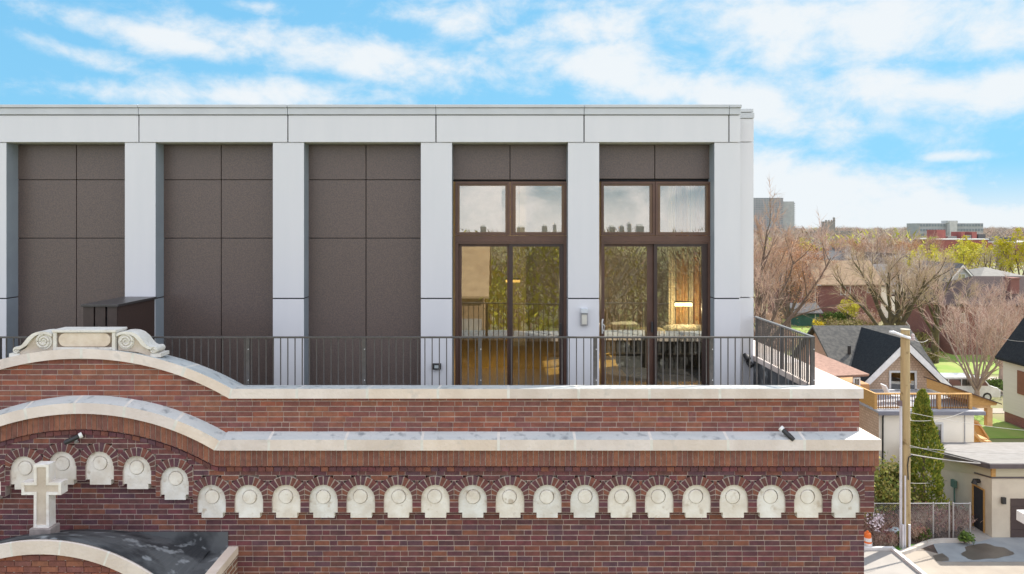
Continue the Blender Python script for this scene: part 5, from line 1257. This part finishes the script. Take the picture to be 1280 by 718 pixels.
for i, (px_, D_, s_) in enumerate(((1062,80,1.0),(1080,78,1.1),(1098,74,.9),(1120,72,1.2),(1140,70,1.0),(1158,74,1.0),(1045,84,.9),(1070,70,.9),(1150,64,.8),(1132,80,1.0),(1165,84,1.1))):
    plant('scrub', *at(px_, D_), s_, i*1.3, 'olive tan scrub bush on the rough slope behind the dark roofs', 'bush', 'olive scrub on the rough slope')
for i, (px_, D_, s_) in enumerate(((950,66,1.0),(968,68,1.1),(985,72,.9),(1100,66,.8),(1190,76,1.1),(960,84,1.2),(1085,84,1.0),(1150,88,1.1))):
    plant('pinkscrub', *at(px_, D_), s_, i*1.9, 'pinkish leafless scrub thicket among the bare trees', 'bush', 'pinkish thickets among the bare trees')
plant('yellow', *at(1061, 88), .36, 1.0, 'small yellow leafed tree before the dark hedge of the brick house')
plant('forsythia', *at(1022.5, 86), 1.0, 0, 'bright yellow forsythia by the pale lamp post and lawn', 'bush')
for i, (px_, D_) in enumerate(((1040,90),(1050,90),(1060,90))):
    plant('hedge', *at(px_, D_), 1.0, i*1.5, 'dark green hedge bush below the brick house window', 'hedge', 'dark hedge before the brick house')
for i, (px_, D_) in enumerate(((1262,52),(1246,53))):
    plant('hedge', *at(px_, D_), .6, i*2, 'dark hedge bush by the street behind the white house', 'hedge', 'hedge bushes by the street')
plant('laurel', *at(1111, 29.6), 1.35, .4, 'rounded yellow green broadleaf bush beside the brick corner', 'bush')
plant('laurel', *at(1099, 28.6), 1.0, 2.4, 'darker broadleaf bush at the foot of the brick corner', 'bush')
for i, (px_, D_, s_) in enumerate(((1092,28.2,1.0),(1104,28.0,1.0),(1115,28.3,.9),(1143,28.6,1.1),(1152,29,1.2),(1160,28.6,1.1),(1172,28.8,1.0),(1182,28.7,.8),(1200,29,.9),(1098,27.3,.7),(1110,27.3,.7),(1145,27.8,.7))):
    plant('plum', *at(px_, D_), s_, i*1.1, 'reddish brown leafless shrub behind the chain link fence', 'shrub', 'reddish shrubs along the fence')
plant('blossom', *at(1097, 27.6), 1.0, 0, 'small white blossoming shrub near the brick corner', 'shrub')
for i, (px_, D_, lab) in enumerate(((1206,27.4,'green tuft at the foot of the gate beside the garage path'),(1120,27.4,'low green plant left of the wooden pole foot'),(1110,29.3,'bright green low plant under the broadleaf bush'),(1156,27.6,'green yellow tuft along the fence right of the pole'))):
    plant('fern', *at(px_, D_), 1.0, i, lab, 'plant')
# arborvitae
g = random.Random(9); av = thing('arborvitae', 'tall narrow cone shaped green arborvitae behind the wooden pole', 'tree', (0,0,0))
C = MB(); H = 5.3; mats_av = [twigmat('arborvitae sprays', [(.15,.21,.035),(.22,.28,.045),(.34,.35,.06),(.17,.23,.04),(.42,.40,.07)])]
ph0 = [g.uniform(0,6.28) for _ in range(6)]
for i in range(9500):
    t = g.random()**.8; z_ = .25+t*(H-.25); a = g.uniform(0, 6.28)
    prof = (1-t)**.62*(.25+.75*min(1, t*6+.45))
    R_ = .86*prof*(1+.18*math.sin(3*a+ph0[0]+z_*2.1)+.13*math.sin(7*a+z_*5+ph0[1])+.08*math.sin(z_*9+ph0[2]+2*a))
    rr_ = R_*(1-.30*g.random()**2); p_ = Vector((rr_*math.cos(a), rr_*math.sin(a), z_))
    d = Vector((math.cos(a)*.55, math.sin(a)*.55, 1+g.gauss(0,.25)))+Vector((g.gauss(0,.25), g.gauss(0,.25), 0)); d = d.normalized()*g.uniform(.07,.15); w_ = d.cross(Vector((g.gauss(0,1), g.gauss(0,1), g.gauss(0,.4)))).normalized()*.035
    C.add([p_-d*.3, p_+w_+d*.3, p_+d, p_-w_+d*.3], [(0,1,2,3)])
C.build('crown', mats_av, av, recalc=False)
T = MB(); T.tube([(0,0,-.05),(0,0,H*.8)], [.12,.03], 7); T.build('trunk', M_bark, av)
av.location = (*at(1153.5, 29.6), 0)

# ---------------------------------------------------------------- street furniture, vehicle
M_pole = mat('pine pole', (.44,.33,.17), (.34,.25,.13), 2.5, .9, stretch=(3,3,.35), bump=.4, speck=(4,.6,.75,(.18,.12,.05)))
up = thing('utility_pole', 'weathered wooden utility pole with white conduits between brick corner and arborvitae', 'utility pole', (*at(1131.5, 27.1), 0))
px0, py0 = at(1131.5, 27.1); ztp = Z(412.5, 27.1)
mb = MB(); mb.tube([(px0,py0,-.05),(px0,py0,ztp*.5),(px0,py0,ztp)], [.178,.168,.155], 18); mb.build('pole', M_pole, up, smooth=False)
mb = MB(); mb.tube([(px0,py0,ztp),(px0,py0,ztp+.03)], [.17,.165], 18); mb.build('pole_cap', mat('cap tan', (.45,.40,.30), None, 3, .6), up)
M_cond = mat('grey white conduit', (.62,.62,.66), None, 3, .5)
mb = MB(); cx_ = X(1125.6, 27.0); mb.tube([(cx_,26.98,0),(cx_,26.98,Z(508,27))], .05, 8); mb.build('conduit', M_cond, up)
for a, zz in ((1128.5,656),(1131.3,595),(1136.6,656)):
    mb = MB(); cx_ = X(a, 26.88); mb.tube([(cx_,26.87,0),(cx_,26.87,Z(zz,26.87))], .045 if zz > 600 else .03, 8); mb.build('conduit', M_cond, up)
mb = MB(); mb.tube([P(1135.5,600,26.9),P(1134.5,582,26.9),P(1136,572,26.9),P(1141,569,26.9)], .02, 6); mb.build('cable', M_black, up)
mb = MB(); mb.tube([P(1137.5,423,26.9),P(1127,419.5,26.85),P(1115.5,415,26.8)], [.05,.055,.05], 8); mb.box(X(1113,26.8), X(1119,26.8), 26.7, 26.9, Z(416.5,26.8), Z(414.2,26.8)); mb.build('lamp_arm', mat('bright arm', (.72,.74,.78), None, 3, .4), up)
mb = MB(); mb.lathe([(.05,0),(.07,.05),(.05,.1),(.07,.14),(.04,.2),(.001,.2)], P(1141,424,27), 10); mb.tube([P(1137,424.5,27), P(1144,425,27)], .03, 6); mb.build('insulator', mat('insulator', (.55,.45,.45), None, 3, .3), up)
mb = MB(); mb.box(X(1122.5,26.85), X(1127,26.85), 26.8, 26.95, Z(507,26.9), Z(501,26.9)); mb.build('junction_box', mat('junction box', (.16,.11,.12), None, 3, .5), up)
mb = MB(); secs = []
M_wire = mat('aerial wire', (.40,.38,.36), None, 3, .6); M_wired = mat('dark aerial wire', (.16,.14,.14), None, 3, .6)
def wire(a, b, sag, r_, label, m_=None):
    a, b = Vector(a), Vector(b); mb = MB(); pts = [a+(b-a)*(i/14)+Vector((0,0,-sag*4*(i/14)*(1-i/14))) for i in range(15)]
    mb.tube(pts, r_*.75, 5); tag(mb.build('power_line', m_ or M_wire), label, 'cable')
wire(P(1137,559,26.95), P(1400,560,31), .25, .014, 'upper pale cable running level from the pole above the garage roof')
wire(P(1137,557,26.95), P(1243,583,28.4), .0, .014, 'cable dropping from the pole to the garage front corner')
wire(P(1138,568,26.95), P(1240,580.5,28.3), .05, .03, 'thick bundled pale cable from pole to garage roof corner')
wire(P(1138,604,26.95), P(1196,597,32), .1, .012, 'thin cable from the pole to the garage side wall')
wire(P(1138,516,26.95), P(1400,540,33), .3, .012, 'thin pale cable crossing in front of the white extension')
wire(P(1138,526,26.95), P(1205,515,33.6), .15, .012, 'thin cable from the pole up to the white extension roof')
wire(P(1138,422,26.95), P(1160,425,37.5), .15, .016, 'short service cable from pole top to the gable rake')
wire(P(1280,427,36.5), P(1246,420,52), .1, .014, 'thin cable in front of the dark roof at right edge', M_wire)
lp = thing('street_lamp', 'slim street lamp with curved pale arm above the dark gabled roof', 'street lamp', (*at(1136.5, 60), 0))
mb = MB(); b0 = P(1136.5, 408, 60); mb.tube([(b0[0],60,0),(b0[0],60,b0[2])], [.09,.06], 8); mb.build('pole', M_wire, lp)
mb = MB(); mb.tube([b0, P(1131,401,60), P(1125,395.5,60), P(1119,391,60), P(1114,388.2,60)], .06, 6); mb.build('arm', M_wire, lp)
mb = MB(); c = P(1111,387,60); mb.tube([c+Vector((.3,0,-.05)), c+Vector((.1,0,.0)), c+Vector((-.2,0,.03)), c+Vector((-.3,0,.02))], [.07,.13,.12,.04], 8); mb.build('lamp_head', M_cond, lp)
lp2 = thing('street_lamp', 'thin pale post standing on the small lawn beside the yellow forsythia', 'post', (*at(1019, 88), 0))
mb = MB(); b0 = P(1019, 358, 88); mb.tube([(b0[0],88,0),(b0[0],88,b0[2])], [.07,.05], 6); mb.build('pole', M_wire, lp2)
mb = MB(); mb.tube([b0, b0+Vector((.25,0,.15)), b0+Vector((.7,0,.1))], [.05,.08,.06], 6); mb.build('lamp_head', M_wire, lp2)
# traffic barrel
tb = thing('traffic_barrel', 'orange traffic barrel with white bands at the brick corner', 'barrel', (*at(1084.5, 26.75), 0))
bx, by = at(1084.5, 26.8); M_or = mat('safety orange', (.75,.16,.02), (.68,.14,.02), 4, .5); M_bw = mat('reflective white', (.75,.72,.70), None, 4, .5)
mb = MB(); mb.lathe([(.16,.03),(.155,.22),(.145,.22),(.14,.40),(.13,.40),(.12,.62),(.10,.66),(.04,.67),(.04,.72),(.02,.74),(.001,.74)], (bx,by,0), 16); mb.build('body', M_or, tb)
for z0, r_ in ((.17,.160),(.36,.146)):
    mb = MB(); mb.lathe([(r_,z0),(r_-.004,z0+.12)], (bx,by,0), 16); mb.build('band', M_bw, tb)
mb = MB(); mb.lathe([(.24,0),(.24,.04),(.17,.045)], (bx,by,0), 16); mb.build('base', M_black, tb)
# chain link fence
fc = thing('chain_link_fence', 'silver chain link fence with gate posts in front of the reddish shrubs', 'fence', (X(1150,27.75), 27.75, 0))
M_galv = mat('galvanised steel', (.50,.48,.47), None, 4, .4, .4)
yf = 27.75; zt_ = Z(629.5, yf)
for a in (1092, 1128, 1166.5, 1186.5, 1191.5, 1212.5):
    mb = MB(); q = X(a, yf); mb.tube([(q,yf,-.05),(q,yf,zt_+.03),(q,yf,zt_+.06)], [.03,.03,.006], 8); mb.build('post', M_galv, fc)
for a, b in ((1092,1165.5),(1168,1186),(1192,1212)):
    mb = MB(); x0, x1 = X(a, yf), X(b, yf); mb.tube([(x0,yf,zt_),(x1,yf,zt_)], .02, 6); mb.build('top_rail', M_galv, fc)
    mb = MB(); s_ = .075; q = x0-zt_
    while q < x1:
        for sg in (1, -1):
            xa, xb = (q, q+zt_) if sg == 1 else (q+zt_, q); za, zb_ = .03, zt_
            # clip the wire to the panel
            ca, cb = max(min(xa, xb), x0), min(max(xa, xb), x1)
            if cb-ca > .05:
                f_ = lambda x: za+(zb_-za)*((x-xa)/(xb-xa)); mb.tube([(ca,yf+.012*sg,f_(ca)),(cb,yf+.012*sg,f_(cb))], .0022, 3, cap=False)
        q += s_
    tag(mb.build('wire_mesh', M_galv, fc), kind='stuff')
pf = thing('picket_fence', 'short run of pale pickets behind the traffic barrel', 'fence', (X(1092,28.9), 28.9, 0))
M_pick = mat('pale picket', (.62,.52,.42), None, 3, .8)
for i in range(9):
    mb = MB(); q = X(1082+i*3.4, 28.9); mb.box(q-.025, q+.025, 28.88, 28.91, 0, .92); mb.build('picket', M_pick, pf)
mb = MB(); mb.box(X(1081,28.9), X(1111,28.9), 28.911, 28.94, .68, .74); mb.build('rail', M_pick, pf)
bl_ = thing('barrel_tub', 'pale blue lidded tub beside the pole foot', 'tub', (*at(1118.5, 27.6), 0))
bx, by = at(1118.5, 27.6)
mb = MB(); mb.lathe([(.20,0),(.24,.40),(.001,.40)], (bx,by,0), 16); mb.build('body', mat('blue grey plastic', (.30,.38,.42), None, 3, .5), bl_)
mb = MB(); mb.lathe([(.27,.401),(.27,.43),(.2,.47),(.001,.49)], (bx,by,0), 16); mb.build('lid', mat('pale blue plastic', (.55,.64,.68), None, 3, .5), bl_)
# white van on the street
van = thing('parked_van', 'white passenger van parked on the street behind the gabled house', 'van', (32.0, 50.4, 0))
M_vw = mat('white car paint', (.72,.74,.76), None, 3, .25); vx0, vx1 = 29.6, 34.4; vy0, vy1 = 49.6, 51.1
body = [(vx0,.30),(vx0,1.05),(vx0+.08,1.62),(vx0+.3,1.72),(vx1-1.5,1.72),(vx1-1.15,1.62),(vx1-.72,1.12),(vx1-.15,.95),(vx1,.72),(vx1,.30)]
mb = MB(); mb.prism(body, vy0, vy1); mb.build('body', M_vw, van, bevel=.05)
for (a, b) in ((.35,1.15),(1.22,2.05),(2.12,2.95)):
    mb = MB(); mb.prism([(vx0+a,1.12),(vx0+b,1.12),(vx0+b,1.58),(vx0+a,1.58)], vy0-.012, vy0+.03); mb.build('window', M_pane, van)
mb = MB(); mb.prism([(vx0+3.05,1.12),(vx1-.85,1.12),(vx1-1.22,1.58),(vx0+3.05,1.58)], vy0-.012, vy0+.03); mb.build('window', M_pane, van)
mb = MB(); mb.loft([[(vx1-1.17,vy0+.12,1.66),(vx1-1.17,vy1-.12,1.66),(vx1-1.2,vy1-.12,1.6),(vx1-1.2,vy0+.12,1.6)],[(vx1-.70,vy0+.1,1.15),(vx1-.70,vy1-.1,1.15),(vx1-.76,vy1-.1,1.1),(vx1-.76,vy0+.1,1.1)]]); mb.build('windscreen', M_pane, van)
for q in (vx0+.95, vx1-.95):
    for yy in (vy0-.02, vy1-.16):
        mb = MB(); mb.lathe([(.12,0),(.31,0),(.33,.04),(.33,.14),(.31,.18),(.001,.18)], (q, yy, .33), 18, 0, 'y'); o = mb.build('wheel', M_black, van)
        mb = MB(); mb.lathe([(.001,-.006),(.19,-.006),(.2,.02)], (q, yy, .33), 14, 0, 'y'); mb.build('rim', MATS['silver'], o)
for yy in (vy0+.06, vy1-.36):
    mb = MB(); mb.box(vx1-.1, vx1+.02, yy, yy+.3, .66, .82); mb.build('headlight', M_cond, van)
mb = MB(); mb.box(vx1-.05, vx1+.04, vy0+.03, vy1-.03, .30, .5); mb.build('bumper', M_black, van)
